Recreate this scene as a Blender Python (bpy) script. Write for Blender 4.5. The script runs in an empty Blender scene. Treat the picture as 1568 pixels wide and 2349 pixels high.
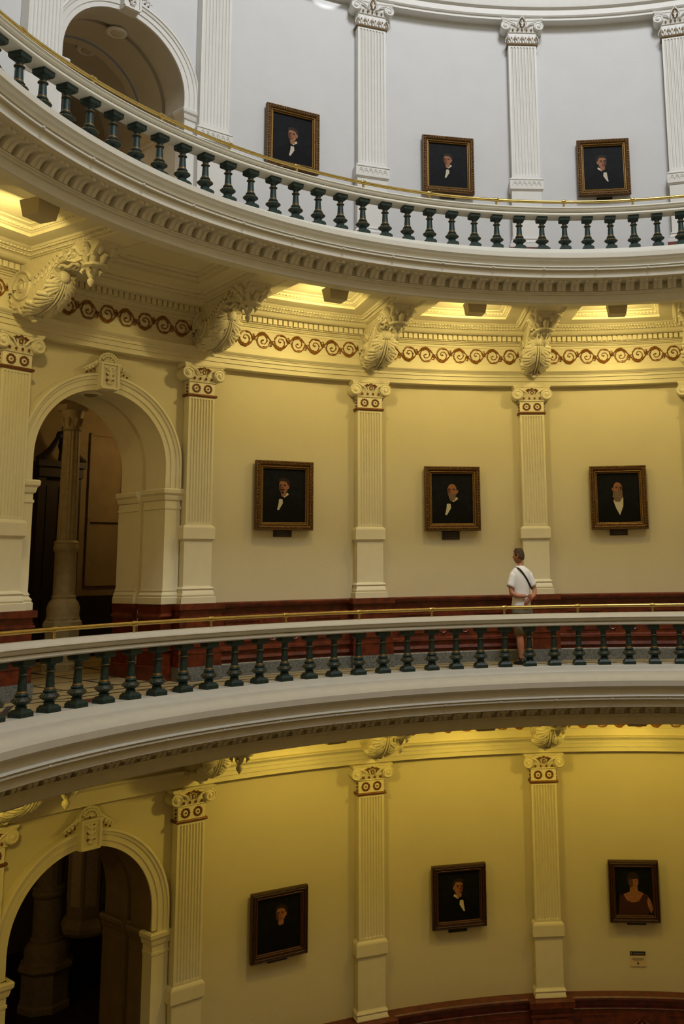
import bpy, bmesh, math, random
from mathutils import Vector, Matrix
random.seed(7)
PI = math.pi
C = bpy.context.scene.collection
# ------------------------------------------------------------------ place constants (metres)
BAY = PI/10                      # 20 bays round the rotunda
TP = -0.99055                    # azimuth of the pilaster right of the archway
P = {k: TP + (k-1)*BAY for k in range(-2, 9)}
AC = TP - BAY/2                  # azimuth of the archway axis
STEP = PI/60                     # 120 balusters round the ring
TH0, TH1 = -1.82, 0.42           # built sector
def pol(th, R, z): return Vector((R*math.sin(th), R*math.cos(th), z))

# ------------------------------------------------------------------ materials
def mat(name, col, rough=.6, metal=0.0, noise=0.0, nscale=8.0, bump=0.0, bscale=40.0, emit=None, estr=0, col2=None, spec=.5):
    m = bpy.data.materials.new(name); m.use_nodes = True
    nt = m.node_tree; b = nt.nodes['Principled BSDF']
    b.inputs['Base Color'].default_value = (*col, 1); b.inputs['Roughness'].default_value = rough
    b.inputs['Metallic'].default_value = metal; b.inputs['Specular IOR Level'].default_value = spec
    tc = nt.nodes.new('ShaderNodeTexCoord')
    if noise > 0 or col2:
        n = nt.nodes.new('ShaderNodeTexNoise'); n.inputs['Scale'].default_value = nscale; n.inputs['Detail'].default_value = 5
        nt.links.new(tc.outputs['Object'], n.inputs['Vector'])
        r = nt.nodes.new('ShaderNodeValToRGB')
        c2 = col2 if col2 else tuple(max(0, c*(1-noise)) for c in col)
        r.color_ramp.elements[0].position = .35; r.color_ramp.elements[1].position = .65
        r.color_ramp.elements[0].color = (*c2, 1); r.color_ramp.elements[1].color = (*col, 1)
        nt.links.new(n.outputs['Fac'], r.inputs['Fac']); nt.links.new(r.outputs['Color'], b.inputs['Base Color'])
    if bump > 0:
        n2 = nt.nodes.new('ShaderNodeTexNoise'); n2.inputs['Scale'].default_value = bscale; n2.inputs['Detail'].default_value = 3
        nt.links.new(tc.outputs['Object'], n2.inputs['Vector'])
        bp = nt.nodes.new('ShaderNodeBump'); bp.inputs['Strength'].default_value = bump; bp.inputs['Distance'].default_value = .01
        nt.links.new(n2.outputs['Fac'], bp.inputs['Height']); nt.links.new(bp.outputs['Normal'], b.inputs['Normal'])
    if emit:
        b.inputs['Emission Color'].default_value = (*emit, 1); b.inputs['Emission Strength'].default_value = estr
    return m
WALLU = mat('wall_paint_upper', (.60, .605, .61), .75, noise=.03, nscale=2, bump=.15, bscale=30)
WALLM = mat('wall_paint_cream', (.64, .585, .40), .7, noise=.03, nscale=2, bump=.15, bscale=30)
TRIMU = mat('trim_paint_white', (.69, .68, .65), .55, noise=.04, nscale=6)
TRIM = mat('trim_paint_cream', (.74, .69, .50), .5, noise=.04, nscale=6)
CURB_DIM = mat('balcony_paint_dimmed', (.60, .575, .49), .45, noise=.05, nscale=7)  # balcony paint darkened: weaker light on the middle level put into the colour
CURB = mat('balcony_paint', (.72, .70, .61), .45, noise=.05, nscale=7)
STUCCO = mat('carved_plaster', (.70, .65, .47), .55, noise=.12, nscale=25, bump=.6, bscale=60)
BRONZE = mat('bronze_gilding', (.21, .075, .018), .5, .25, noise=.5, nscale=60)
BRONZEU = mat('dull_gilding', (.20, .13, .055), .5, .2, noise=.4, nscale=60)
SCROLLG = mat('scroll_gilding', (.36, .155, .025), .5, .2, noise=.6, nscale=45)
GREEN = mat('green_painted_iron', (.009, .034, .025), .5, noise=.5, nscale=40)
GOLDB = mat('gilded_bead', (.24, .135, .028), .5, .4, noise=.4, nscale=50)
BRASS = mat('polished_brass', (.60, .43, .13), .28, .9, noise=.15, nscale=15)
WOOD = mat('cherry_wood', (.155, .027, .007), .36, noise=.5, nscale=9, col2=(.070, .012, .005))
DWOOD = mat('dark_walnut', (.012, .007, .005), .45)
GRANITE = mat('grey_granite', (.22, .23, .22), .35, col2=(.07, .08, .08), nscale=55)
FRAMEG = mat('gilt_frame', (.18, .088, .020), .45, .45, noise=.55, nscale=55, bump=1.0, bscale=70)
FRAMEL = mat('gilt_frame_edge', (.38, .22, .055), .4, .5, noise=.3, nscale=40)
FRAMED = mat('dark_frame_wood', (.055, .020, .008), .4, .1, noise=.5, nscale=30, bump=.5, bscale=60)
FRAMEDL = mat('dark_frame_edge', (.14, .055, .018), .4, .2, noise=.4, nscale=40)
PAINTD = mat('oil_paint_dark', (.007, .008, .010), .6, noise=.5, nscale=12, spec=.12)
COAT = mat('oil_paint_coat', (.0035, .0035, .004), .6, spec=.12)
SKINP = mat('oil_paint_flesh', (.34, .15, .075), .6, spec=.15, noise=.35, nscale=40)
SKIND = mat('oil_paint_flesh_shadow', (.10, .04, .022), .6, spec=.15)
SHIRTP = mat('oil_paint_linen', (.50, .46, .36), .6, spec=.15)
HAIRP = mat('oil_paint_hair', (.025, .016, .012), .6, spec=.15)
BEARDP = mat('oil_paint_grey_beard', (.20, .13, .085), .6, spec=.15, noise=.4, nscale=40)
DRESSP = mat('oil_paint_brown_dress', (.05, .018, .010), .6, spec=.15)
PLAQUE = mat('dark_bronze_plaque', (.022, .018, .014), .4, .3)
PLTEXT = mat('plaque_lettering', (.10, .085, .06), .5, .2)
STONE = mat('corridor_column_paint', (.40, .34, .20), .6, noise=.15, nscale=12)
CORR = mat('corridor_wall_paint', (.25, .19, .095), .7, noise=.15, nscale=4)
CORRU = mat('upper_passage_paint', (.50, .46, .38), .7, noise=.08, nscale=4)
BROWN = mat('brown_passage', (.16, .105, .045), .7, noise=.15, nscale=4)  # darker brown for the inner faces of the lowest archway
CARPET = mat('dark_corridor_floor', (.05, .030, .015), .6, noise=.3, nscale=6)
SKIN = mat('skin', (.44, .185, .105), .5, noise=.15, nscale=30)
HAIR = mat('brown_hair', (.085, .042, .018), .7, noise=.5, nscale=120, bump=.8, bscale=150)
TEE = mat('white_cotton', (.84, .86, .92), .85, bump=.5, bscale=14)
SHORTS = mat('khaki_cotton', (.20, .185, .125), .85, noise=.2, nscale=20, bump=.6, bscale=20)
BLACK = mat('black_strap', (.008, .008, .009), .5)
SHOE = mat('black_shoe', (.008, .008, .010), .45)
SOCK = mat('white_sock', (.5, .5, .5), .8)
METALB = mat('lamp_housing_paint', (.50, .44, .28), .5)
LENS = mat('lamp_lens', (.9, .8, .5), .4, emit=(1, .78, .30), estr=3)
SIGNB = mat('black_sign', (.010, .011, .012), .4)
SIGNW = mat('white_lettering', (.35, .35, .35), .6)
PAPER = mat('cream_notice', (.62, .50, .32), .7)

def floor_material():
    m = bpy.data.materials.new('mosaic_floor'); m.use_nodes = True; nt = m.node_tree; L = nt.links
    b = nt.nodes['Principled BSDF']; b.inputs['Roughness'].default_value = .35
    tc = nt.nodes.new('ShaderNodeTexCoord'); sp = nt.nodes.new('ShaderNodeSeparateXYZ'); L.new(tc.outputs['Object'], sp.inputs[0])
    def M(op, a, b_=None, c=None):
        n = nt.nodes.new('ShaderNodeMath'); n.operation = op
        for i, v in enumerate((a, b_, c)):
            if v is None: continue
            if isinstance(v, (int, float)): n.inputs[i].default_value = v
            else: L.new(v, n.inputs[i])
        return n.outputs[0]
    x, y = sp.outputs['X'], sp.outputs['Y']
    R = M('SQRT', M('ADD', M('MULTIPLY', x, x), M('MULTIPLY', y, y)))
    th = M('ARCTAN2', x, y)
    def band(v, c, w): return M('LESS_THAN', M('ABSOLUTE', M('SUBTRACT', v, c)), w)
    lines = band(R, 8.76, .035)
    for c, w in ((8.45, .035), (7.45, .05), (7.25, .02)): lines = M('MAXIMUM', lines, band(R, c, w))
    u = M('MULTIPLY', M('SUBTRACT', th, AC), 20/(2*PI))          # bay units
    fu = M('SUBTRACT', M('FRACT', M('ADD', M('MULTIPLY', u, 2.0), 100.0)), .5)
    rr = M('MULTIPLY', M('SUBTRACT', R, 7.95), .72)
    d1 = M('ABSOLUTE', M('ADD', fu, rr)); d2 = M('ABSOLUTE', M('SUBTRACT', fu, rr))
    inner = M('MULTIPLY', M('GREATER_THAN', R, 7.5), M('LESS_THAN', R, 8.42))
    diag = M('MULTIPLY', inner, M('LESS_THAN', M('MINIMUM', d1, d2), .04))
    corr = M('LESS_THAN', M('MINIMUM', M('ABSOLUTE', M('SUBTRACT', M('FRACT', M('MULTIPLY', M('ADD', R, .3), 1.1)), .5)), M('ABSOLUTE', M('SUBTRACT', M('FRACT', M('MULTIPLY', u, 4.0)), .5))), .04)
    corr = M('MULTIPLY', corr, M('GREATER_THAN', R, 9.2))
    dark = M('MAXIMUM', M('MAXIMUM', lines, diag), corr)
    ro = M('SQRT', M('ADD', M('MULTIPLY', fu, M('MULTIPLY', fu, 2.6)), M('MULTIPLY', M('SUBTRACT', R, 7.95), M('SUBTRACT', R, 7.95))))
    rose = M('MULTIPLY', M('LESS_THAN', ro, .26), M('GREATER_THAN', ro, .10))
    ns = nt.nodes.new('ShaderNodeTexNoise'); ns.inputs['Scale'].default_value = 6; L.new(tc.outputs['Object'], ns.inputs['Vector'])
    rp = nt.nodes.new('ShaderNodeValToRGB'); L.new(ns.outputs['Fac'], rp.inputs['Fac'])
    rp.color_ramp.elements[0].color = (.34, .26, .12, 1); rp.color_ramp.elements[1].color = (.46, .37, .19, 1)
    m1 = nt.nodes.new('ShaderNodeMix'); m1.data_type = 'RGBA'; L.new(rose, m1.inputs[0]); L.new(rp.outputs[0], m1.inputs[6]); m1.inputs[7].default_value = (.14, .035, .03, 1)
    m2 = nt.nodes.new('ShaderNodeMix'); m2.data_type = 'RGBA'; L.new(dark, m2.inputs[0]); L.new(m1.outputs[2], m2.inputs[6]); m2.inputs[7].default_value = (.035, .035, .03, 1)
    L.new(m2.outputs[2], b.inputs['Base Color'])
    return m
MOSAIC = floor_material()

# ------------------------------------------------------------------ mesh builder
class MB:
    def __init__(s): s.v = []; s.f = []; s.m = []; s.mi = 0
    def quadgrid(s, rows, closed_u=False, closed_v=False):
        n = len(rows); k = len(rows[0]); b = len(s.v)
        for r in rows: s.v += [tuple(p) for p in r]
        for i in range(n if closed_v else n-1):
            for j in range(k if closed_u else k-1):
                i2, j2 = (i+1) % n, (j+1) % k
                s.f.append((b+i*k+j, b+i*k+j2, b+i2*k+j2, b+i2*k+j)); s.m.append(s.mi)
        return b
    def poly(s, pts):
        b = len(s.v); s.v += [tuple(p) for p in pts]; s.f.append(tuple(range(b, b+len(pts)))); s.m.append(s.mi)
    def box(s, x0, x1, y0, y1, z0, z1):
        b = len(s.v)
        s.v += [(x0,y0,z0),(x1,y0,z0),(x1,y1,z0),(x0,y1,z0),(x0,y0,z1),(x1,y0,z1),(x1,y1,z1),(x0,y1,z1)]
        for q in ((0,3,2,1),(4,5,6,7),(0,1,5,4),(1,2,6,5),(2,3,7,6),(3,0,4,7)): s.f.append(tuple(b+i for i in q)); s.m.append(s.mi)
    def frus(s, a, b_, fr=None):                      # a,b: (x0,x1,y0,y1,z)
        b = len(s.v)
        for (x0,x1,y0,y1,z) in (a, b_): s.v += [(x0,y0,z),(x1,y0,z),(x1,y1,z),(x0,y1,z)]
        for q in ((0,3,2,1),(4,5,6,7),(0,1,5,4),(1,2,6,5),(2,3,7,6),(3,0,4,7)): s.f.append(tuple(b+i for i in q)); s.m.append(s.mi)
    def stack(s, rings):                              # stacked moulded block: list of (halfwidth, yfront, z), back at yb
        rows = []
        for hw, yf, yb, z in rings: rows.append([(-hw,yb,z),(-hw,yf,z),(hw,yf,z),(hw,yb,z)])
        s.quadgrid(rows, closed_u=True); s.poly(rows[0][::-1]); s.poly(rows[-1])
    def lathe(s, prof, n=16, c=(0,0,0), ax='z', sx=1, sy=1):
        rows = []
        for r, z in prof:
            row = []
            for i in range(n):
                a = 2*PI*i/n; x, y = r*math.cos(a)*sx, r*math.sin(a)*sy
                row.append((c[0]+x, c[1]+y, c[2]+z) if ax == 'z' else ((c[0]+x, c[1]+z, c[2]+y) if ax == 'y' else (c[0]+z, c[1]+x, c[2]+y)))
            rows.append(row)
        s.quadgrid(rows, closed_u=True); s.poly(rows[0][::-1]); s.poly(rows[-1])
    def ball(s, c, r, n=10, sc=(1,1,1)):
        rows = []
        for i in range(1, n//2+1):
            a = PI*i/(n//2+1)
            rows.append([(c[0]+sc[0]*r*math.sin(a)*math.cos(2*PI*j/n), c[1]+sc[1]*r*math.sin(a)*math.sin(2*PI*j/n), c[2]+sc[2]*r*math.cos(a)) for j in range(n)])
        s.quadgrid(rows, closed_u=True); s.poly(rows[0][::-1]); s.poly(rows[-1])
    def tube(s, pts, r, n=8, closed=False, flat=1.0):
        pts = [Vector(p) for p in pts]; k = len(pts); rows = []
        rr = r if isinstance(r, (list, tuple)) else [r]*k
        up = Vector((0,0,1))
        for i, p in enumerate(pts):
            a = pts[(i-1) % k] if (closed or i > 0) else p; b_ = pts[(i+1) % k] if (closed or i < k-1) else p
            t = (b_-a)
            t = t.normalized() if t.length > 1e-9 else Vector((0,1,0))
            ref = up if abs(t.dot(up)) < .95 else Vector((0,1,0))
            u = t.cross(ref).normalized(); w = u.cross(t)
            rows.append([tuple(p + u*math.cos(2*PI*j/n)*rr[i] + w*math.sin(2*PI*j/n)*rr[i]*flat) for j in range(n)])
        s.quadgrid(rows, closed_u=True, closed_v=closed)
        if not closed: s.poly(rows[0][::-1]); s.poly(rows[-1])
    def sweep(s, prof, t0, t1, n, closed=True, caps=True):
        rows = [[tuple(pol(t0+(t1-t0)*i/n, R, z)) for R, z in prof] for i in range(n+1)]
        s.quadgrid(rows, closed_u=closed)
        if caps and closed: s.poly(rows[0]); s.poly(rows[-1][::-1])
    def cbox(s, th, w, R0, R1, z0, z1):               # block set radially on the ring
        b = len(s.v); cx = Vector((math.cos(th), -math.sin(th), 0)); cy = Vector((math.sin(th), math.cos(th), 0))
        for z in (z0, z1):
            for a, R in ((-w/2,R0),(w/2,R0),(w/2,R1),(-w/2,R1)): p = cx*a+cy*R; s.v.append((p.x,p.y,z))
        for q in ((0,3,2,1),(4,5,6,7),(0,1,5,4),(1,2,6,5),(2,3,7,6),(3,0,4,7)): s.f.append(tuple(b+i for i in q)); s.m.append(s.mi)
    def prismx(s, poly, x0, x1):                      # polygon in (y,z) extruded along x
        a = [(x0, y, z) for y, z in poly]; b_ = [(x1, y, z) for y, z in poly]
        s.quadgrid([a, b_], closed_u=True); s.poly(a[::-1]); s.poly(b_)
    def prismy(s, poly, y0, y1):                      # polygon in (x,z) extruded along y
        a = [(x, y0, z) for x, z in poly]; b_ = [(x, y1, z) for x, z in poly]
        s.quadgrid([a, b_], closed_u=True); s.poly(a[::-1]); s.poly(b_)
    def build(s, name, mats, parent=None, smooth=35, recalc=True):
        me = bpy.data.meshes.new(name); me.from_pydata(s.v, [], s.f)
        if not isinstance(mats, (list, tuple)): mats = [mats]
        for m in mats: me.materials.append(m)
        for p, mi in zip(me.polygons, s.m): p.material_index = mi
        bm = bmesh.new(); bm.from_mesh(me)
        bmesh.ops.remove_doubles(bm, verts=bm.verts, dist=1e-5)
        if recalc: bmesh.ops.recalc_face_normals(bm, faces=bm.faces)
        lim = math.radians(smooth)
        for f in bm.faces: f.smooth = True
        for e in bm.edges:
            if len(e.link_faces) != 2 or e.calc_face_angle(0) > lim: e.smooth = False
        bm.to_mesh(me); bm.free()
        o = bpy.data.objects.new(name, me); C.objects.link(o)
        if parent: o.parent = parent
        return o
def tag(o, label=None, cat=None, group=None, kind=None):
    if label: o['label'] = label
    if cat: o['category'] = cat
    if group: o['group'] = group
    if kind: o['kind'] = kind
    return o
def empty(name, label, cat, loc=(0,0,0), rz=0, group=None, kind=None):
    o = bpy.data.objects.new(name, None); C.objects.link(o); o.empty_display_size = .2
    o.location = loc; o.rotation_euler = (0,0,rz); tag(o, label, cat, group, kind); return o
def place(o, th, R, z): o.location = pol(th, R, z); o.rotation_euler = (0,0,-th); return o
def dup(root, label=None, group=None):
    r = root.copy(); C.objects.link(r)
    if label: r['label'] = label
    if group: r['group'] = group
    for ch in list(root.children):
        c = ch.copy(); C.objects.link(c); c.parent = r
        for g in ch.children:
            d = g.copy(); C.objects.link(d); d.parent = c
    return r

# ------------------------------------------------------------------ walls
ARCH = {'U': dict(Rw=9.007, zi=8.60, zc=8.79, r=1.0, floor=6.13), 'M': dict(Rw=9.18, zi=2.73, zc=3.06, r=1.0, floor=0.0), 'L': dict(Rw=9.15, zi=-3.28, zc=-3.0, r=1.0, floor=-6.17)}
AO = AC - .004
def wall(name, Rw, z0, z1, A, m):
    b = MB(); arcs = [(TH0, AO-1.0/Rw, 30), (AO+1.0/Rw, TH1, 60)]
    for a, e, n in arcs:
        b.quadgrid([[pol(a+(e-a)*i/n, Rw, z0), pol(a+(e-a)*i/n, Rw, z1)] for i in range(n+1)])
    n = 40; rows = []
    for i in range(n+1):
        a = PI*i/n; u = -math.cos(a); zz = A['zc'] + math.sin(a)*A['r']
        rows.append([pol(AO+u/Rw, Rw, zz), pol(AO+u/Rw, Rw, z1)])
    b.quadgrid(rows)
    o = b.build(name, m, recalc=False); tag(o, kind='structure'); return o
wall('wall_upper', 9.007, 6.13, 11.45, ARCH['U'], WALLU)
wall('wall_middle', 9.18, 0, 5.9, ARCH['M'], WALLM)
wall('wall_lower', 9.15, -6.17, -.2, ARCH['L'], WALLM)
# far side of the room behind the camera, closed so that light behaves
b = MB(); b.quadgrid([[pol(TH1+(2*PI-(TH1-TH0))*i/60, 9.2, -6.2), pol(TH1+(2*PI-(TH1-TH0))*i/60, 9.2, 15)] for i in range(61)])
tag(b.build('wall_back', WALLM), kind='structure')
b = MB(); b.quadgrid([[pol(TH0+(TH1-TH0)*i/60, 8.75, 11.6), pol(TH0+(TH1-TH0)*i/60, 8.75, 15)] for i in range(61)])
tag(b.build('wall_drum', WALLU), kind='structure')
# floors
b = MB(); b.sweep([(6.95,.0),(9.35,.0),(9.35,-.08),(6.95,-.08)], TH0, TH1, 70)
tag(b.build('floor', MOSAIC), kind='structure')
b = MB(); b.sweep([(6.80,6.13),(9.3,6.13),(9.3,6.05),(6.80,6.05)], TH0, TH1, 70)
tag(b.build('floor_upper', MOSAIC), kind='structure')
b = MB(); b.sweep([(6.9,-6.17),(9.3,-6.17),(9.3,-6.25),(6.9,-6.25)], TH0, TH1, 70)
tag(b.build('floor_lower', MOSAIC), kind='structure')
b = MB(); b.poly([pol(2*PI*i/48, 9.2, -6.3) for i in range(48)]); tag(b.build('floor_ground', CARPET, recalc=False), kind='structure')
# the galleries on the side of the camera (out of the picture), same rings
for nm, z in (('floor_near_middle', 0), ('floor_near_upper', 6.13)):
    b = MB(); b.sweep([(6.6,z),(9.19,z),(9.19,z-.6),(6.6,z-.6)], TH1, TH0+2*PI, 60)
    tag(b.build(nm, CURB), kind='structure')

# ------------------------------------------------------------------ balcony rims
def arc_pts(p0, p1, bulge, n=6):                      # circular-ish arc between two profile points
    out = []; dx, dz = p1[0]-p0[0], p1[1]-p0[1]
    for i in range(1, n):
        t = i/n; k = math.sin(PI*t)*bulge; out.append((p0[0]+dx*t - dz*k, p0[1]+dz*t + dx*k))
    return out
def rim(dR, zf, ks, idx):
    CURB = CURB_DIM if idx == 1 else globals()['CURB']
    e_ = .040 if idx == 2 else 0
    pr = [(7.08,e_),(6.795,e_),(6.788,e_-.014),(6.715,-.055),(6.70,-.075),(6.665,-.085)] + arc_pts((6.665,-.085),(6.46,-.155),-.12) + [(6.46,-.155),(6.36,-.175),(6.355,-.245),(6.375,-.27),(6.43,-.275)]
    pr += arc_pts((6.43,-.275),(6.365,-.385),.30) + [(6.365,-.385),(6.39,-.39),(6.39,-.40),(6.375,-.405),(6.375,-.425),(6.42,-.43),(6.42,-.53),(6.44,-.54),(6.76,-.54),(6.76,-.655),(6.71,-.66),(6.71,-.675),(6.735,-.68),(6.735,-.70),(6.76,-.705),(6.76,-.81),(6.775,-.82),(6.92,-.82),(6.93,-.78),(7.08,-.70)]
    if idx == 2: pr = [(R, z*1.0) for R, z in pr]
    b = MB(); b.sweep([(R+dR, zf+z) for R, z in pr], TH0, TH1, 150)
    o = b.build('trim_%d' % idx, CURB, smooth=30); tag(o, kind='structure')
    # modillions under the cornice
    b = MB(); a = BAY/10
    k0 = int((TH0-TP)/a)+1; k1 = int((TH1-TP)/a)
    mp = [(6.76,-.54),(6.50,-.54),(6.50,-.575)] + arc_pts((6.50,-.575),(6.70,-.655),.25,5) + [(6.70,-.655),(6.76,-.655)]
    for k in range(k0, k1+1):
        th = TP+(k+.4)*a; cx = Vector((math.cos(th), -math.sin(th), 0)); cy = Vector((math.sin(th), math.cos(th), 0))
        for w0, w1, g in ((-.063,-.012,0),(-.012,.012,.014),(.012,.063,0)):
            rows = []
            for w in (w0, w1):
                rows.append([tuple(cx*w + cy*(R+dR+(g if R < 6.72 else 0)) + Vector((0,0,zf+z))) for R, z in mp])
            b.quadgrid(rows, closed_u=True); b.poly(rows[0]); b.poly(rows[1][::-1])
    m = b.build('modillion_course', CURB, o, smooth=30); 
    # small bosses on the bead
    b = MB()
    for k in range(-8, 12):
        th = TP - .02 + k*BAY*.5*.78; p = pol(th, 6.372+dR, zf-.415); b.ball(p, .018, 8)
    b.build('bead_boss', CURB, o)
    return o
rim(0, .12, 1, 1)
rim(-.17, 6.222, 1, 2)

def balustrade(dR, zf, s, ph, level, lab, glab):
    CURB = CURB_DIM if level == 'M' else globals()['CURB']
    root = empty('balustrade', lab, 'balustrade', (0,0,zf))
    root['category'] = 'balustrade'
    front = [(6.84,.728),(6.80,.718),(6.735,.682),(6.727,.668),(6.74,.662)] + arc_pts((6.74,.662),(6.79,.61),-.25,5) + [(6.79,.61),(6.77,.60),(6.765,.57),(6.78,.555)]
    back = [(2*6.885-R, z) for R, z in front[::-1]]
    b = MB(); b.sweep([(R+dR, z*s) for R, z in front+back], TH0, TH1, 150)
    b.build('coping', CURB, root, smooth=30)
    # one baluster, then copies
    H = .555*s
    pr = [(.086,0),(.086,.045)]
    g = MB(); w = .084
    g.box(-w,w,-w,w,0,.042*s)
    g.frus((-w,w,-w,w,.042*s),(-.062,.062,-.062,.062,.072*s))
    prof = [(.060,.070),(.052,.085),(.056,.092),(.056,.100),(.044,.106),(.050,.115),(.072,.128),(.093,.146),(.097,.158),(.090,.172),(.070,.188),(.058,.198),(.066,.204),(.066,.214),(.056,.222),(.047,.236),(.045,.245),(.037,.395),(.050,.402),(.054,.412),(.048,.420),(.038,.424),(.036,.445),(.040,.465),(.058,.482),(.068,.488)]
    g.lathe([(r, z*s) for r, z in prof], 16)
    g.frus((-.070,.070,-.070,.070,.485*s),(-.080,.080,-.080,.080,.505*s)); g.box(-.080,.080,-.080,.080,.505*s,H+.002)
    base = g.build('baluster', GREEN, root, smooth=40)
    q = MB()
    q.lathe([(.047,.224*s),(.054,.228*s),(.053,.238*s),(.0455,.247*s)], 16)
    for i in range(18):
        a = 2*PI*i/18; q.ball((.096*math.cos(a), .096*math.sin(a), .158*s), .0085, 6)
    for i in range(18):
        a = 2*PI*i/18; q.tube([(.0895*math.cos(a), .0895*math.sin(a), .170*s), (.070*math.cos(a), .070*math.sin(a), .189*s)], .0025, 5)
    q.build('bulb_gilding', GOLDB, base)
    q = MB(); q.lathe([(.042,.400*s),(.0555,.405*s),(.0555,.411*s),(.042,.418*s)], 16); q.build('neck_ring', GOLDB, base)
    kids = list(base.children)
    k0 = int((TH0+.05-ph)/STEP)+1; k1 = int((TH1-.03-ph)/STEP); first = True
    for k in range(k0, k1+1):
        o = base if first else base.copy()
        if not first:
            C.objects.link(o); o.parent = root
            for g_ in kids: d = g_.copy(); C.objects.link(d); d.parent = o
        first = False
        th = ph+k*STEP; o.location = pol(th, 6.885+dR, 0); o.rotation_euler = (0,0,-th)
    # brass rail on posts
    rl = empty('handrail', glab, 'handrail', (0,0,zf))
    b = MB(); b.tube([pol(TH0+(TH1-TH0)*i/150, 6.865+dR, .825*s+.0) for i in range(151)], .024, 10)
    b.build('rail', BRASS, rl, smooth=60)
    b = MB(); b.lathe([(.030,0),(.030,.006),(.017,.010),(.017,.09),(.02,.10)], 12); b.lathe([(.028,-.035),(.030,-.03),(.030,.03),(.028,.035)], 12, (0,0,.105*1.0), 'x')
    post = b.build('post', BRASS, rl, smooth=45); first = True
    for k in range(-12, 40, 3):
        th = ph + .0 + (k+1)*STEP
        if th < TH0+.02 or th > TH1-.02: continue
        o = post if first else post.copy()
        if not first: C.objects.link(o); o.parent = rl
        first = False; o.location = pol(th, 6.865+dR, .72*s); o.rotation_euler = (0,0,-th)
    return root
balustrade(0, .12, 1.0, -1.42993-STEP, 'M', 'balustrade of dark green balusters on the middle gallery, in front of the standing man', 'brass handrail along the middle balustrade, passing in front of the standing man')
balustrade(-.17, 6.262, .945, -1.58818-STEP, 'U', 'balustrade of dark green balusters on the upper gallery, curving down from the top left', 'brass handrail along the upper balustrade, below the three highest portraits')

# ------------------------------------------------------------------ entablatures
def entab(dz, idx, Rs=0.0):
    prof = [(9.19,4.615),(9.01,4.615),(9.01,4.685),(8.99,4.688),(8.99,4.752),(8.97,4.755),(8.97,4.797),(8.955,4.80),(8.95,4.812),(8.915,4.835),(8.905,4.85),(8.905,4.862),(8.99,4.868),(8.99,4.975),(8.997,4.98),(8.997,5.262),(8.99,5.267),(8.99,5.302),(8.955,5.306),(8.95,5.32),(8.93,5.325),(8.92,5.342),(8.86,5.345),(8.86,5.432),(8.79,5.435),(8.785,5.447)] + arc_pts((8.785,5.447),(8.60,5.485),.2,5) + [(8.60,5.485),(8.585,5.487),(8.585,5.50),(8.72,5.52),(9.19,5.53)]
    b = MB(); b.sweep([(R+Rs, z+dz) for R, z in prof], TH0, TH1, 130)
    o = b.build('trim_%d' % idx, TRIM, smooth=28); tag(o, kind='structure')
    b = MB(); a = BAY/32
    for k in range(int((TH0-TP)/a)+1, int((TH1-TP)/a)):
        th = TP+(k+.5)*a; b.cbox(th, .062, 8.795+Rs, 8.87+Rs, 5.352+dz, 5.432+dz)
    b.build('dentil_course', TRIM, o)
    # gilded rinceau scrolls in the frieze
    b = MB(); Rf = 8.992+Rs; zc = 5.121+dz
    def onf(th0, x, z, lift=.0): p = pol(th0+x/Rf, Rf-lift, z); return p
    for k in range(-1, 6):
        n = 8; w = (BAY*Rf - .46)/n; tA = P[k]
        vine = []; vr = []
        for q in range(n*12+1):
            x = .23+w*q/12; ph_ = x/w*PI-.23/w*PI
            vine.append(onf(tA, x, zc+.118*math.sin(ph_), .007)); vr.append(.0095+.0105*abs(math.sin(ph_))**2+.003*math.sin(q*2.1))
        b.tube(vine, vr, 5)
        for i in range(n):
            cx = .23+(i+.5)*w; sg = 1 if i % 2 == 0 else -1; pts = []; rad = []
            for q in range(30):
                t = q/29; a = -sg*t*3.1*PI; r = .122*(1-t)**.62+.012
                pts.append(onf(tA, cx+.01+math.cos(a)*r*.92, zc+math.sin(a)*r, .007)); rad.append((.0135-.006*t)*(1+.35*math.sin(q*2.4)))
            b.tube(pts, rad, 5); b.ball(tuple(onf(tA, cx+.01, zc, .008)), .016, 6)
            for q in (3, 6, 9, 12):
                t = q/29; a = -sg*t*3.1*PI; r = .122*(1-t)**.62+.012; e = a-sg*.55
                b.tube([onf(tA, cx+math.cos(a)*r*.92, zc+math.sin(a)*r, .007), onf(tA, cx+math.cos(e-.0)*(r-.030)*.92, zc+math.sin(e)*(r-.030), .006)], [.012, .003], 4)
            for (dx, dz_) in ((.05, .045), (.075, .0), (.03, .07)):
                b.tube([onf(tA, cx+w*.5-.01, zc-sg*.01, .008), onf(tA, cx+w*.5-.01+dx*.5, zc-sg*dz_*.6, .010), onf(tA, cx+w*.5-.01+dx*.62, zc-sg*dz_*1.3, .006)], [.013, .010, .003], 4)
            b.tube([onf(tA, cx-w*.5+.03, zc+sg*.02, .007), onf(tA, cx-w*.5+.0, zc+sg*.085, .008), onf(tA, cx-w*.5-.035, zc+sg*.075, .006)], [.009, .008, .004], 4)
    b.build('scroll_ornament', SCROLLG, o)
    return o
entab(0, 3); entab(-6.07, 4, -.03)
# upper entablature, seen from below at the top
b = MB(); b.sweep([(9.02,11.385),(8.80,11.385),(8.80,11.43),(8.775,11.435),(8.755,11.457),(8.755,11.565),(8.735,11.57),(8.705,11.59),(8.70,11.60),(8.70,11.95),(8.55,12.05),(8.3,12.1),(8.3,12.2),(8.76,12.2)], TH0, TH1, 100)
tag(b.build('trim_5', TRIMU, smooth=28), kind='structure')

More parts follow.
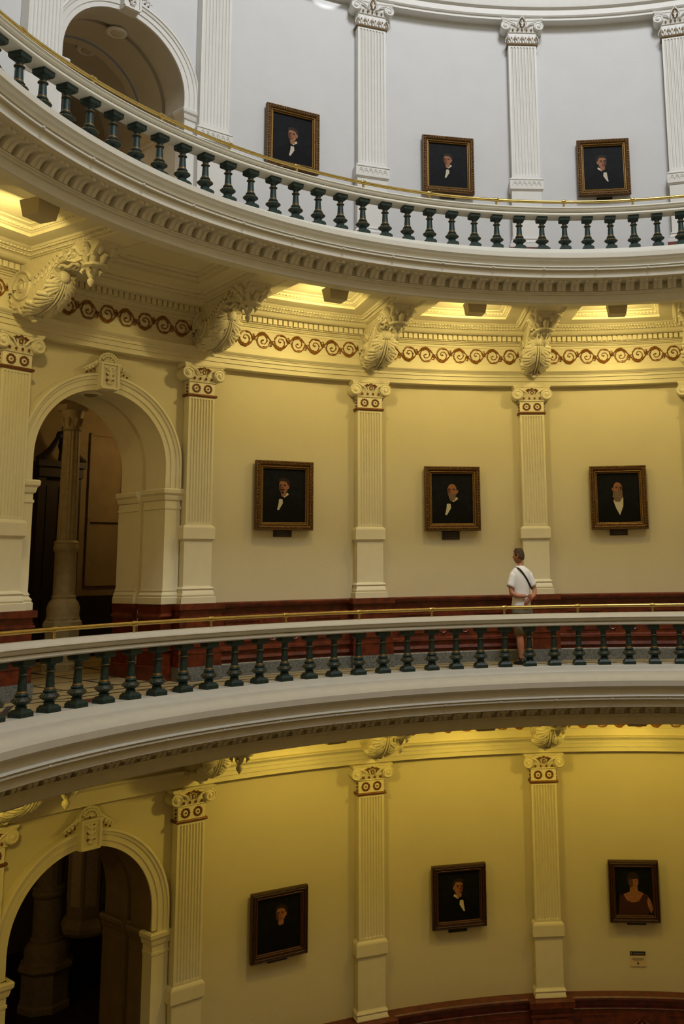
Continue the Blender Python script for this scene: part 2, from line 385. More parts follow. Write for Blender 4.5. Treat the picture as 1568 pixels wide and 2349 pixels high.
# ------------------------------------------------------------------ coffered gallery ceilings
def ceiling(dz, Rs, nm):
    for k in range(-2, 6):
        a0, a1 = P[k], P[k+1]
        if a0 < TH0-.2 or a1 > TH1+.25: continue
        b = MB(); loops = []
        #  (inset wall side, inset side, inset lintel side, z)
        for iw, isd, il, z in ((0,0,0,5.475),(.0,.19,.0,5.475),(.02,.20,0,5.487),(.10,.25,.02,5.50),(.12,.26,.03,5.515),(.20,.32,.05,5.525),(.24,.34,.06,5.545),(.52,.55,.10,5.545),(.52,.55,.10,5.585),(.55,.57,.12,5.59),(.60,.61,.14,5.635),(.66,.66,.18,5.645),(.66,.66,.18,5.66)):
            R0, R1 = (6.755 if nm == 'U' else 6.925)+il, 8.60+Rs-iw; n = 14; loop = []
            for i in range(n+1):
                s_ = isd/R1; loop.append(pol(a0+s_+(a1-a0-2*s_)*i/n, R1, z+dz))
            for i in range(5):
                R = R1+(R0-R1)*(i+1)/6; loop.append(pol(a1-isd/R, R, z+dz))
            for i in range(n+1):
                s_ = isd/R0; loop.append(pol(a1-s_-(a1-a0-2*s_)*i/n, R0, z+dz))
            for i in range(5):
                R = R0+(R1-R0)*(i+1)/6; loop.append(pol(a0+isd/R, R, z+dz))
            loops.append(loop)
        b.quadgrid(loops, closed_u=True); b.poly(loops[-1])
        o = b.build('ceiling', TRIM, smooth=25, recalc=False); o['kind'] = 'structure'
        # beaded mouldings round the coffer
        q = MB()
        def edge(iw, isd, z, r, pitch):
            R1 = 8.60+Rs-iw
            nn = int((a1-a0-2*isd/R1)*R1/pitch)
            for i in range(nn):
                th = a0+isd/R1+(a1-a0-2*isd/R1)*(i+.5)/nn; p = pol(th, R1, z+dz); q.ball(p, r, 6, (1.2,1.2,.7))
            L = R1-7.0-Rs; nn = int(L/pitch)
            for sgn in (0, 1):
                for i in range(nn):
                    R = R1-L*(i+.5)/nn; th = a0+isd/R if sgn == 0 else a1-isd/R
                    q.ball(pol(th, R, z+dz), r, 6, (1.2,1.2,.7))
        if k >= -1: edge(.06,.225,5.49,.020,.05); edge(.16,.29,5.512,.018,.05); edge(.575,.59,5.612,.024,.055)
        q.build('beaded_moulding', TRIM, o)
ceiling(0, 0, 'U'); ceiling(-6.07, 0, 'M')

# ------------------------------------------------------------------ wainscot
def wains(dz, name, Rs=0, ht=1.068):
    prof = [(9.2,1.068),(8.985,1.068),(8.965,1.05),(8.97,1.02),(8.99,.995),(9.0,.985),(9.06,.975),(9.06,.90),(9.03,.885),(9.02,.875),(9.045,.865),(9.045,.42),(9.02,.405),(8.99,.40),(8.985,.365),(9.03,.355),(9.03,.295),(9.01,.285),(8.995,.24),(9.03,.23),(9.03,.19),(8.965,.188),(8.95,.17),(8.95,0),(9.2,0)]
    root = None
    for a, e, n in ((TH0, AO-1.20/9.18, 14), (AO+1.20/9.18, TH1, 80)):
        b = MB(); b.sweep([(R+Rs, z+dz) for R, z in prof[:22]+[(9.2,.19)]], a, e, n)
        o = b.build(name, WOOD, smooth=28); tag(o, kind='structure')
        g = MB(); g.sweep([(9.2+Rs,.188+dz),(8.965+Rs,.188+dz),(8.95+Rs,.17+dz),(8.95+Rs,dz),(9.2+Rs,dz)], a, e, n)
        g.build('granite_plinth', GRANITE, o)
        if root is None: root = o
    # carved panels with a scrolled crest in each bay, and returned pedestals under pilasters
    q = MB()
    for k in range(-1, 6):
        q.cbox(P[k], .66, 8.83+Rs, 9.04+Rs, .19+dz, .40+dz); q.cbox(P[k], .64, 8.85+Rs, 9.04+Rs, .40+dz, .98+dz)
        q.cbox(P[k], .70, 8.80+Rs, 9.04+Rs, .985+dz, 1.07+dz); q.cbox(P[k], .68, 8.82+Rs, 9.04+Rs, .86+dz, .89+dz); q.cbox(P[k], .68, 8.82+Rs, 9.04+Rs, .37+dz, .405+dz)
        q.cbox(P[k], .46, 8.835+Rs, 8.86+Rs, .46+dz, .82+dz)
    q.build('pedestal_panel', WOOD, root)
    q = MB()
    for k in range(-1, 6):
        q.cbox(P[k], .68, 8.80+Rs, 9.04+Rs, dz, .19+dz)
    q.build('pedestal_plinth', GRANITE, root)
    q = MB()
    for k in range(1, 6):
        c = P[k]+BAY/2
        for sx in (-1, 1):
            pts = []
            for i in range(22):
                t = i/21; a = PI*.5+t*2.6*PI; r = .085*(1-t)+.015
                pts.append(pol(c+sx*(.17-math.cos(a)*r)/9.0, 9.035+Rs, .55+math.sin(a)*r+dz))
            q.tube(pts, .014, 6)
            q.tube([pol(c+sx*(.02+.25*t)/9, 9.035+Rs, .72-.10*t-.05*math.sin(PI*t)+dz) for t in [i/8 for i in range(9)]], [.012+.02*math.sin(PI*i/8) for i in range(9)], 6)
            for m_ in (.50, .80):
                q.cbox(c+sx*(.66)/9, .55, 9.025+Rs, 9.05+Rs, m_+dz-.02, m_+dz)
            for m_ in (.39, .93):
                q.cbox(c+sx*m_/9, .02, 9.025+Rs, 9.05+Rs, .48+dz, .80+dz)
        q.ball(pol(c, 9.03+Rs, .62+dz), .045, 10, (1,1,1.5))
    q.build('carved_relief', WOOD, root)
wains(0, 'baseboard_middle'); wains(-6.17, 'baseboard_lower', -.03); wains(5.925, 'baseboard_upper', -.173)

# ------------------------------------------------------------------ pilasters
def spiral(b, cx, cz, y, r0, sgn, turns=2.3, tw=.012, n=40, lift=.0):
    pts = []; rad = []
    for i in range(n):
        t = i/(n-1); a = PI/2 + sgn*t*turns*2*PI; r = r0*(1-t)**.9+.006
        pts.append((cx+math.cos(a)*r, y-lift*t, cz+math.sin(a)*r)); rad.append(tw*(1-.45*t))
    b.tube(pts, rad, 6)
def make_pilaster(kind, label, hw, z_pl, z_b0, z_bt, z_bd0, z_bd1, z_sh0, z_col0, z_col1, z_nk, z_vol, z_ab, depth=.17, trim=TRIM, gild=BRONZE):
    root = empty('pilaster', label, 'pilaster', group=None)
    # base
    b = MB(); h = z_bt-z_b0; e = hw*.30
    b.stack([(hw+e,-.07,depth,z_b0),(hw+e,-.07,depth,z_pl-.004),(hw+e-.006,-.064,depth,z_pl),(hw+e-.03,-.045,depth,z_pl+.004),(hw+e-.015,-.055,depth,z_pl+h*.12),(hw+e-.03,-.045,depth,z_pl+h*.28),(hw+.03,-.025,depth,z_pl+h*.40),(hw+.045,-.04,depth,z_pl+h*.5),(hw+.03,-.028,depth,z_pl+h*.6),(hw+.02,-.005,depth,z_bt),(hw,.0,depth,z_bt+.012)])
    b.build('base', trim, root)
    b = MB(); b.stack([(hw+.012,0,depth,z_bt),(hw+.012,0,depth,z_bd0+.002)]); b.build('pedestal', trim, root)
    b = MB(); d = z_bd1-z_bd0
    b.stack([(hw+.018,-.008,depth,z_bd0-.03),(hw+.032,-.022,depth,z_bd0-.012),(hw+.045,-.034,depth,z_bd0),(hw+.045,-.034,depth,z_bd1-d*.25),(hw+.045,-.034,depth,z_bd1-d*.22),(hw+.03,-.02,depth,z_bd1-d*.08),(hw+.008,-.004,depth,z_bd1)])
    bd = b.build('band', trim, root)
    if kind == 'U':
        q = MB(); n = 6; z = (z_bd0+z_bd1-.02)/2
        for i in range(n):
            x = -hw+(i+.5)*2*hw/n
            q.tube([(x-hw/n, -.036, z-.04), (x-hw/n*.5,-.038, z+.02), (x, -.038, z+.038), (x+hw/n*.5, -.038, z+.02), (x+hw/n, -.036, z-.04)], .006, 5)
            q.ball((x, -.034, z), .014, 6)
        q.box(-hw-.05, hw+.05, -.045, -.033, z_bd1-.05, z_bd1-.035)
        q.build('guilloche', trim, bd)
    # fluted shaft
    b = MB(); nf = 8; mrg = hw*.12; pit = 2*(hw-mrg)/nf; gw = pit*.36; dep = .020
    def sec(z, f):
        row = [(-hw, depth, z), (-hw, 0, z)]
        for i in range(nf):
            cx = -hw+mrg+(i+.5)*pit
            for q in range(7):
                a = PI*q/6; w = gw*max(f, .02); row.append((cx-math.cos(a)*w, math.sin(a)*dep*f, z))
        return row+[(hw, 0, z), (hw, depth, z)]
    za, zb = z_sh0+.035, z_col0-.035
    rows = [sec(z_sh0-.01, 0), sec(za, 0)]
    for q in range(1, 6): rows.append(sec(za+gw*(1-math.cos(q/5*PI/2)), math.sin(q/5*PI/2)))
    for q in range(4, -1, -1): rows.append(sec(zb-gw*(1-math.cos(q/5*PI/2)), math.sin(q/5*PI/2)))
    rows.append(sec(z_col0+.002, 0))
    b.quadgrid(rows); b.build('shaft', trim, root, smooth=50)
    # collar
    b = MB(); b.stack([(hw+.008,-.006,depth,z_col0-.006),(hw+.026,-.022,depth,z_col0),(hw+.032,-.028,depth,(z_col0+z_col1)/2),(hw+.026,-.022,depth,z_col1)])
    b.build('collar', gild, root)
    # capital body
    b = MB(); b.stack([(hw,0,depth,z_col1),(hw,0,depth,z_nk)]); zt = z_nk; H = z_ab-zt
    b.stack([(hw+.012,-.012,depth,zt),(hw+.022,-.022,depth,zt+.008),(hw+.012,-.012,depth,zt+.018)])
    b.stack([(hw+.002,-.004,depth,zt+.018),(hw+.03,-.035,depth,zt+H*.34)])
    b.stack([(hw+.01,-.02,depth,zt+H*.34),(hw+.01,-.03,depth,zt+H*.80)])
    # abacus, concave in front
    hh = hw+ (.115 if kind != 'U' else .12); n = 10; rows = []
    for z, o_ in ((zt+H*.78,-.018),(zt+H*.86,-.01),(zt+H*.88,0),(z_ab-.002,.004)):
        row = [(-hh-o_, depth, z)]
        for i in range(n+1):
            t = -1+2*i/n; row.append((t*(hh+o_), -.085-o_+.055*(1-t*t), z))
        row.append((hh+o_, depth, z)); rows.append(row)
    b.quadgrid(rows, closed_u=True); b.poly(rows[0]); b.poly(rows[-1][::-1])
    cap = b.build('capital', trim, root, smooth=30)
    # volutes
    vr = H*.36; vx = hw+.045; vz = zt+H*.44
    for s_ in (-1, 1):
        v = MB()
        v.lathe([(vr*.98,0),(vr,-.02),(vr*.9,-.035),(vr*.86,-.030),(vr*.30,-.034),(vr*.26,-.05),(.004,-.058)], 22, (s_*vx, -.035, vz), 'y')
        v.lathe([(vr*.96,0),(vr*.96,depth+.03)], 22, (s_*vx, -.037, vz), 'y')
        spiral(v, s_*vx, vz, -.068, vr*.92, -s_, 2.1, .0085, 44, .012)
        v.tube([(s_*(hw*.30), -.05, zt+H*.36), (s_*(hw*.55), -.062, zt+H*.60), (s_*vx*.92, -.07, vz+vr*.97)], [.010,.016,.010], 6)
        v.build('volute', trim, cap, smooth=40)
    # gilded picking: eggs, mask, rosettes
    g = MB(); ne = 4 if kind != 'U' else 5
    for i in range(ne):
        x = -hw*.66+1.32*hw*(i/(ne-1)); g.ball((x, -.030, zt+H*.20), .020, 8, (.85,.8,1.15))
    if kind != 'U':
        zc = zt+H*.60
        g.tube([(-.028+.056*t, -.055, zc+.035+.020*math.sin(PI*t)) for t in [i/6 for i in range(7)]], .010, 6)
        for s_ in (-1, 1):
            g.tube([(s_*(.03+.075*t), -.05, zc+.020+.018*math.sin(PI*t*1.3)) for t in [i/6 for i in range(7)]], [.006+.009*math.sin(PI*i/6) for i in range(7)], 6)
            g.tube([(s_*(.105+.018*math.cos(a)), -.05, zc+.008+.018*math.sin(a)) for a in [i*PI*1.6/7 for i in range(8)]], .007, 5)
            g.tube([(s_*.075, -.045, zc+.01), (s_*.055, -.045, zc-.04)], [.008,.004], 5)
        g.tube([(.024*math.cos(a), -.055, zc-.018+.030*math.sin(a)) for a in [i*2*PI/12 for i in range(12)]], .008, 6, closed=True)
    else:
        zc = zt+H*.62
        g.ball((0, -.055, zc+.02), .066, 12, (.85,.35,1.35))
    g.build('gilding', gild, cap)
    if kind != 'U':
        zc = (z_col1+z_nk)/2
        for s_ in (-1, 1):
            r = MB()
            cx = s_*hw*.45; r0 = .056
            for i in range(12):
                a = 2*PI*i/12; r.ball((cx+r0*math.cos(a), -.006, zc+r0*math.sin(a)), .0165, 6, (1,.7,1))
            r.tube([(cx+r0*.82*math.cos(a), -.004, zc+r0*.82*math.sin(a)) for a in [i*2*PI/20 for i in range(20)]], .008, 5, closed=True)
            r.ball((cx, -.012, zc), .013, 8)
            r.build('rosette', gild, root)
            r = MB()
            for i in range(3): r.ball((s_*(hw+.005), .06, zc-.055+.05*i), .02, 6)
            r.build('side_rosette', gild, root)
    else:
        r = MB(); l = MB(); hgt = z_nk-z_col1
        for i in range(5):
            x = -hw+(i)*2*hw/4
            for s_ in (-1, 1):
                l.tube([(x+s_*.052, -.012, z_col1+.01), (x+s_*.046, -.02, z_col1+hgt*.35), (x, -.03, z_col1+hgt*.72)], [.009,.010,.006], 6)
            l.ball((x, -.014, z_col1+hgt*.18), .016, 6)
            r.ball((x, -.004, z_col1+hgt*.38), .032, 8, (.8,.4,1.3))
            if i < 4: r.ball((x+hw/4, -.004, z_col1+hgt*.55), .018, 6, (.75,.5,1.4))
        r.build('leaf_hollow', gild, root); l.build('leaf_band', trim, root)
        s2 = MB(); zc = zt+H*.62
        s2.tube([(-.052,-.07,zc-.075),(-.078,-.08,zc-.01),(-.050,-.09,zc+.065),(0,-.10,zc+.120),(.050,-.09,zc+.065),(.078,-.08,zc-.01),(.052,-.07,zc-.075)], .013, 6)
        s2.tube([(0,-.075,zc-.07),(0,-.09,zc+.05)], [.018,.008], 6)
        for s_ in (-1,1): s2.tube([(0,-.078,zc-.04),(s_*.036,-.084,zc+.012)], [.013,.005], 5)
        s2.build('palmette', trim, cap)
    return root
def shadow_copy(root, labels, R, ks):
    for i, k in enumerate(ks):
        o = root if i == 0 else dup(root, labels[i])
        o['label'] = labels[i]; place(o, P[k], R, 0)
m0 = make_pilaster('M', 'x', .208, 1.160, 1.070, 1.305, 2.0, 2.20, 2.20, 4.118, 4.155, 4.332, 4.46, 4.612)
shadow_copy(m0, ['cream fluted pilaster of the middle storey, left of the archway at the picture edge', 'cream fluted pilaster of the middle storey, between the archway and the leftmost portrait', 'cream fluted pilaster of the middle storey, between the first and second portraits', 'cream fluted pilaster of the middle storey, right behind the standing man', 'cream fluted pilaster of the middle storey, at the right picture edge'], 9.0, [0, 1, 2, 3, 4])
l0 = make_pilaster('L', 'x', .204, -5.115, -5.19, -4.974, -4.215, -4.01, -4.01, -1.920, -1.884, -1.705, 0, -1.462)
shadow_copy(l0, ['yellow-lit fluted pilaster of the lowest storey, at the left picture edge', 'yellow-lit fluted pilaster of the lowest storey, right of the dark archway', 'yellow-lit fluted pilaster of the lowest storey, between its first and second portraits', 'yellow-lit fluted pilaster of the lowest storey, left of the portrait of a woman', 'yellow-lit fluted pilaster of the lowest storey, beyond the portrait of a woman'], 8.97, [0, 1, 2, 3, 4])
u0 = make_pilaster('U', 'x', .255, 7.11, 7.033, 7.22, 8.13, 8.35, 8.36, 10.900, 10.936, 11.137, 0, 11.40, trim=TRIMU, gild=BRONZEU)
shadow_copy(u0, ['white fluted pilaster of the top storey, left of the white archway', 'white fluted pilaster of the top storey, right of the white archway', 'white fluted pilaster of the top storey, between its first and second portraits', 'white fluted pilaster of the top storey, between its second and third portraits', 'white fluted pilaster of the top storey, in the top right corner'], 8.827, [0, 1, 2, 3, 4])

# ------------------------------------------------------------------ console brackets
def make_console():
    root = empty('console_bracket', 'x', 'bracket')
    # local frame: y = R - 8.5 (outwards), x tangential, z absolute of the middle storey
    hw = .165
    out = [(.50,5.47),(.50,4.90),(.42,4.82),(.30,4.80),(.20,4.82),(.06,4.86),(-.06,4.90),(-.16,4.95),(-.24,5.02),(-.29,5.10),(-.32,5.20),(-.38,5.27),(-.48,5.32),(-.60,5.32),(-.70,5.29),(-.78,5.27),(-.90,5.28),(-1.02,5.30),(-1.12,5.35),(-1.20,5.42),(-1.24,5.475)]
    b = MB(); b.prismx(out, -hw, hw); body = b.build('body', STUCCO, root, smooth=40)
    for sx in (-1, 1):
        s = MB()
        x = sx*(hw+.008)
        for (cy, cz, r, tw) in ((.26,5.13,.235,.028),(-.58,5.39,.075,.018),(-.74,5.385,.065,.016)):
            pts = []; rad = []
            for i in range(40):
                t = i/39; a = -PI*.3+t*2.2*2*PI; rr = r*(1-t)**.8+.01
                pts.append((x, cy+math.cos(a)*rr, cz+math.sin(a)*rr)); rad.append(tw*(1-.5*t))
            s.tube(pts, rad, 6)
            s.ball((x, cy, cz), r*.2, 8, (.5,1,1))
        s.tube([(x,.46,4.92),(x,.36,4.86),(x,.20,4.86),(x,.02,4.91),(x,-.12,4.98),(x,-.22,5.07),(x,-.27,5.20),(x,-.38,5.32),(x,-.50,5.36)], .016, 6)
        for i in range(7):                                  # rubbed leaves on the cheek
            t = i/6; y = -.02-.42*t; z = 5.12+.20*t
            s.tube([(x, y, z), (x, y-.03, z+.05), (x, y+.02, z+.10)], [.016,.014,.004], 5)
        s.build('side_volute', STUCCO, body, smooth=60)
    # acanthus leaf wrapped on the underside
    path = [(.26,4.80),(.14,4.815),(.02,4.85),(-.09,4.89),(-.19,4.945),(-.26,5.01),(-.305,5.08),(-.33,5.15),(-.345,5.20)]
    def pt(u):
        f = u*(len(path)-1); i = min(int(f), len(path)-2); t = f-i
        y = path[i][0]*(1-t)+path[i+1][0]*t; z = path[i][1]*(1-t)+path[i+1][1]*t
        dy, dz = path[i+1][0]-path[i][0], path[i+1][1]-path[i][1]; L = math.hypot(dy, dz)
        return y, z, (dz/L, -dy/L)                          # outward normal (down / inwards)
    def wid(u): return .105+.10*math.sin(PI*min(1, .12+u*.80))+.02*(u < .35)
    def S(u, t, h):
        u = max(0, min(.999, u)); y, z, nrm = pt(u); w = wid(u)
        return (t*w, y-abs(nrm[0])*h*.8+.03*abs(t)**2, z+.055*abs(t)**2-abs(nrm[1])*h*(1-.3*abs(t)))
    rows = []; N = 30; K = 16
    for i in range(N+1):
        u = i/N; row = []
        for j in range(K+1):
            t = -1+2*j/K; row.append(S(u, t*.86, .018+.020*math.cos(t*PI*1.5)+.012*math.cos(t*PI*6)))
        rows.append(row)
    a = MB(); a.quadgrid(rows)
    for u0, sc in ((.95,.72),(.74,1.0),(.52,1.15),(.30,1.25)):   # lobes, each with fingers fanning down and out
        for sx in (-1, 1):
            for f in range(4):
                e = 1.02+.14*math.sin(PI*(f+.6)/4)*sc
                p = [S(u0+.10, sx*.10, .035), S(u0+.05-.03*f, sx*(.42-.04*f), .052), S(u0+.02-.055*f, sx*(.80-.07*f), .060), S(u0-.03-.075*f, sx*(e-.13*f), .055), S(u0-.06-.085*f, sx*(e+.05-.15*f), .085)]
                a.tube(p, [.012,.026*sc,.034*sc,.030*sc,.008], 7)
    for t in (-.16,0,.16):
        a.tube([S(q/12, t*(1+.6*(1-q/12)), .045+.012*math.sin(PI*q/12)) for q in range(13)], [.008+.009*math.sin(PI*q/12) for q in range(13)], 6)
    a.build('acanthus_leaf', STUCCO, root, smooth=60)
    # bud at the lower tip, curled ball at the upper end
    t_ = MB(); t_.ball((0,.22,4.775), .070, 10, (1.05,1,.9)); t_.ball((0,.20,4.725), .042, 8, (1,1,1.0))
    for sx in (-1, 1): t_.ball((sx*.05,.17,4.755), .034, 8)
    for sx in (-1, 1): t_.tube([(sx*.04,.24,4.76),(sx*.10,.26,4.79),(sx*.16,.28,4.83),(sx*.20,.26,4.87)], [.025,.04,.036,.012], 7)
    t_.build('tip_bud', STUCCO, root, smooth=60)
    t_ = MB(); t_.ball((0,-.36,5.195), .085, 12, (1.0,.85,1.0))
    for sx in (-1, 1): t_.tube([(sx*.07,-.35,5.18),(sx*.13,-.36,5.21),(sx*.17,-.38,5.25)], [.03,.034,.012], 6)
    t_.build('leaf_curl', STUCCO, root, smooth=60)
    r = MB()                                                # wavy ribs between curl and capital block
    for t in (-.8,-.4,0,.4,.8):
        r.tube([(t*.15, -.42-.38*q/8, 5.285+.02*math.sin(q*1.3)+(-.03*q/8)) for q in range(9)], .022, 6)
    r.build('ribbed_throat', STUCCO, root, smooth=60)
    # foliate capital at the rim end
    c = MB()
    c.lathe([(.13,5.205),(.15,5.215),(.15,5.245),(.12,5.255),(.13,5.29),(.17,5.37),(.25,5.45),(.27,5.478)], 8, (0,-.95,0))
    for zz, rr, n, off in ((5.27,.145,8,0),(5.36,.195,8,.39)):
        for i in range(n):
            aa = 2*PI*i/n+off; cx, cy = math.cos(aa), math.sin(aa)
            c.tube([(cx*rr*.86, -.95+cy*rr*.86, zz-.02),(cx*rr, -.95+cy*rr, zz+.03),(cx*(rr+.05), -.95+cy*(rr+.05), zz+.075),(cx*(rr+.09), -.95+cy*(rr+.09), zz+.045)], [.030,.048,.040,.012], 6)
    c.build('foliate_capital', STUCCO, root, smooth=60)
    d = MB()
    d.lathe([(.13,5.215),(.10,5.205),(.065,5.18),(.055,5.14),(.036,5.10),(.022,5.085),(.042,5.065),(.046,5.04),(.032,5.01),(.012,4.985),(.003,4.975)], 12, (0,-.88,0))
    for i in range(4):
        aa = PI/4+i*PI/2; cx, cy = math.cos(aa), math.sin(aa)
        d.tube([(cx*.09,-.88+cy*.09,5.21),(cx*.115,-.88+cy*.115,5.16),(cx*.09,-.88+cy*.09,5.12)], [.022,.028,.006], 6)
    d.build('pendant', STUCCO, root, smooth=60)
    return root
con = make_console(); first = True
for lv, dz, txt in (('M', 0, 'middle'), ('L', -6.07, 'lowest')):
    for k in (0, 1, 2, 3, 4):
        o = con if first else dup(con); first = False
        where = {0: 'at the left picture edge', 1: 'just right of the archway', 2: 'above the pilaster between the first and second portraits', 3: 'above the pilaster left of the third portrait', 4: 'at the right picture edge'}[k]
        o['label'] = ('carved acanthus console under the upper gallery, ' if lv == 'M' else 'carved acanthus console under the middle gallery, ') + where
        place(o, P[k], 8.5, dz)

# ------------------------------------------------------------------ archways
def make_arch(lv, label, trim, gild, inner):
    A = ARCH[lv]; Rw = A['Rw']; zi, zc, zf = A['zi'], A['zc'], A['floor']
    root = empty('archway', label, 'archway', (0,0,0))
    def mp(u, z, d): return pol(AO+u/Rw, Rw-d, z)
    # archivolt
    prof = [(0,.0),(0,.035),(.07,.04),(.075,.055),(.145,.060),(.150,.075),(.185,.085),(.195,.100),(.225,.095),(.235,.07),(.235,0)]
    path = [(-1, zi, -1, 0), (-1, zc, -1, 0)]
    for i in range(1, 40): a = PI-PI*i/40; path.append((math.cos(a), zc+math.sin(a), math.cos(a), math.sin(a)))
    path += [(1, zc, 1, 0), (1, zi, 1, 0)]
    b = MB(); b.quadgrid([[mp(x+nx*o_, z+nz*o_, d) for o_, d in prof] for x, z, nx, nz in path]); b.build('archivolt', trim, root, smooth=28)
    # reveal (soffit and jambs), stepped with a recessed middle band
    base = Vector(pol(AO, Rw, 0)); ex = Vector((math.cos(AO), -math.sin(AO), 0)); ey = Vector((math.sin(AO), math.cos(AO), 0))
    def lp(x, y, z): return base+ex*x+ey*y+Vector((0,0,z))
    def front(x): return math.sqrt(Rw*Rw-x*x)-Rw-.035
    b = MB(); zj = zf
    full = [(-1, zj), (-1, zi)] + [(p[0], p[1]) for p in path[1:-1]] + [(1, zi), (1, zj)]
    ys = [(None, 0), (.44, 0), (.44, .10), (.60, .10), (.60, .04), (1.18, .04)]
    rows = []
    for x, z in full:
        r = []
        n = Vector((x, max(0, z-zc))); n = n.normalized() if n.length else Vector((1,0))
        for y, off in ys:
            X, Z = x+n.x*off, z+n.y*off
            r.append(lp(X, front(x) if y is None else y, Z))
        rows.append(r)
    b.quadgrid(rows); b.build('reveal', inner, root, smooth=28)
    # keystone with shield and foliage
    zt = zc+1.0
    b = MB()
    def blk(x0, x1, y0, y1, z0, z1, tw=0):
        i = len(b.v)
        for (z, e) in ((z0, 0), (z1, tw)):
            for x, d in ((x0-e, y0), (x1+e, y0), (x1+e, y1), (x0-e, y1)): b.v.append(tuple(mp(x, z, d)))
        for q in ((0,3,2,1),(4,5,6,7),(0,1,5,4),(1,2,6,5),(2,3,7,6),(3,0,4,7)): b.f.append(tuple(i+j for j in q)); b.m.append(0)
    blk(-.125, .125, -.02, .16, zt-.01, zt+.36, .03)
    K = b.build('keystone', trim, root)
    b = MB()
    for x0, x1, z0, z1 in ((-.145,-.115,zt+.02,zt+.36),(.115,.145,zt+.02,zt+.36),(-.13,.13,zt,zt+.03),(-.15,.15,zt+.345,zt+.375)): blk(x0, x1, .14, .185, z0, z1)
    ctr = zt+.37
    for i in range(13):
        a = PI*i/12; b.ball(mp(math.cos(a)*.145, ctr+math.sin(a)*.145, .11), .024, 8)
    b.tube([mp(math.cos(PI*i/14)*.11, ctr+math.sin(PI*i/14)*.11, .12) for i in range(15)], .014, 6)
    for i in range(5):
        a = PI*(i+.5)/5; b.tube([mp(0, ctr+.02, .10), mp(math.cos(a)*.08, ctr+.02+math.sin(a)*.07, .115)], [.008,.018], 6)
    b.quadgrid([[mp(math.cos(PI*i/16)*.125, ctr+math.sin(PI*i/16)*.125, d) for i in range(17)] for d in (0, .09)]); b.poly([mp(math.cos(PI*i/16)*.125, ctr+math.sin(PI*i/16)*.125, .09) for i in range(17)])
    for s_ in (-1, 1):                                      # side scrolls on the extrados
        for (x, z, r) in ((.19,.36,.028),(.235,.315,.024),(.28,.29,.020),(.33,.265,.016)): b.ball(mp(s_*x, zt+z-.015, .10), r, 8)
        b.tube([mp(s_*.16, zt+.39, .09), mp(s_*.22, zt+.345, .10), mp(s_*.30, zt+.30, .095), mp(s_*.38, zt+.255, .09)], [.022,.02,.016,.006], 6)
    b.build('crest', trim, K, smooth=50)
    b = MB()
    for i in range(4):
        z = zt+.28-.065*i; w = .07-.010*i
        for s_ in (-1, 1): b.tube([mp(0, z-.02, .17), mp(s_*w*.6, z, .185), mp(s_*w, z+.03, .175)], [.018,.022,.006], 6)
    b.tube([mp(0, zt+.32, .165), mp(0, zt+.18, .18), mp(0, zt+.05, .165)], [.016,.026,.004], 6)
    b.build('leaf_spray', trim, K, smooth=50)
    b = MB()
    for s_ in (-1, 1):
        for i in range(3): b.ball(mp(s_*.045, zt+.29-.085*i, .163), .020, 6)
        for x, z in ((.20,.325),(.255,.285),(.31,.262)): b.ball(mp(s_*x, zt+z-.045, .085), .017, 6)
    b.ball(mp(0, ctr+.015, .115), .016, 6)
    b.build('gilding', gild, K)
    # jambs: pier face, impost moulding returning through the opening
    ztop = zf+ (1.07 if lv != 'U' else .90)
    for s_ in (-1, 1):
        b = MB(); rows = []
        ip = [(.0,-.30),(.012,-.295),(.012,-.26),(.0,-.255),(.0,-.18),(.02,-.165),(.03,-.13),(.035,-.10),(.06,-.07),(.065,-.02),(.05,0),(0,0)]
        def jpts(off, z):
            yf = front(1)-.03
            o_ = off
            P_ = [(1.235+o_, front(1.2)+.06), (1.235+o_, yf-.0-o_), (.985-o_, yf-.0-o_), (.985-o_, .44), (1.09-o_, .46), (1.09-o_, .60), (1.02-o_, .62), (1.02-o_, 1.19)]
            return [lp(s_*x, y, z) for x, y in P_]
        for o_, dzz in ip: rows.append(jpts(o_, zi+dzz))
        cut = 3
        fr = [[r[0], r[1], r[2], lp(s_*(.985-ip[q][0]), .10, zi+ip[q][1])] for q, r in enumerate(rows)]
        bk = [[lp(s_*(.985-ip[q][0]), .10, zi+ip[q][1])]+r[3:] for q, r in enumerate(rows)]
        b.quadgrid(fr); b.build('impost', trim, root, smooth=28)
        b = MB(); b.quadgrid(bk); b.build('inner_impost', inner, root, smooth=28)
        js = [(.05, ztop), (.05, ztop+.09), (.035, ztop+.10), (.04, ztop+.13), (.01, ztop+.17), (.018, ztop+.19), (.0, ztop+.225), (0, zi-.30)]
        b = MB(); b.quadgrid([jpts(o_, z)[:3]+[lp(s_*(.985-o_), .10, z)] for o_, z in js]); b.build('jamb', trim, root, smooth=28)
        b = MB(); b.quadgrid([[lp(s_*(.985-o_), .10, z)]+jpts(o_, z)[3:] for o_, z in js]); b.build('inner_jamb', inner, root, smooth=28)
        b = MB(); b.quadgrid([jpts(.07, zf), jpts(.07, zf+.20), jpts(.03, zf+.21), jpts(.03, zf+.40), jpts(.06, zf+.42), jpts(.03, zf+.44), jpts(.03, zf+.86), jpts(.07, zf+.90), jpts(.03, zf+.94), jpts(.06, ztop)]); b.build('jamb_wainscot', WOOD, root)
    return root, lp
arM, lpM = make_arch('M', 'cream archway of the middle storey with keystone, a column standing behind it', TRIM, BRONZE, TRIM)
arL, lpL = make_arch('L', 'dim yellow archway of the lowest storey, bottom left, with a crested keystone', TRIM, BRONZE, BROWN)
arU, lpU = make_arch('U', 'white archway of the top storey with vaulted passage, top left', TRIMU, BRONZEU, CORRU)

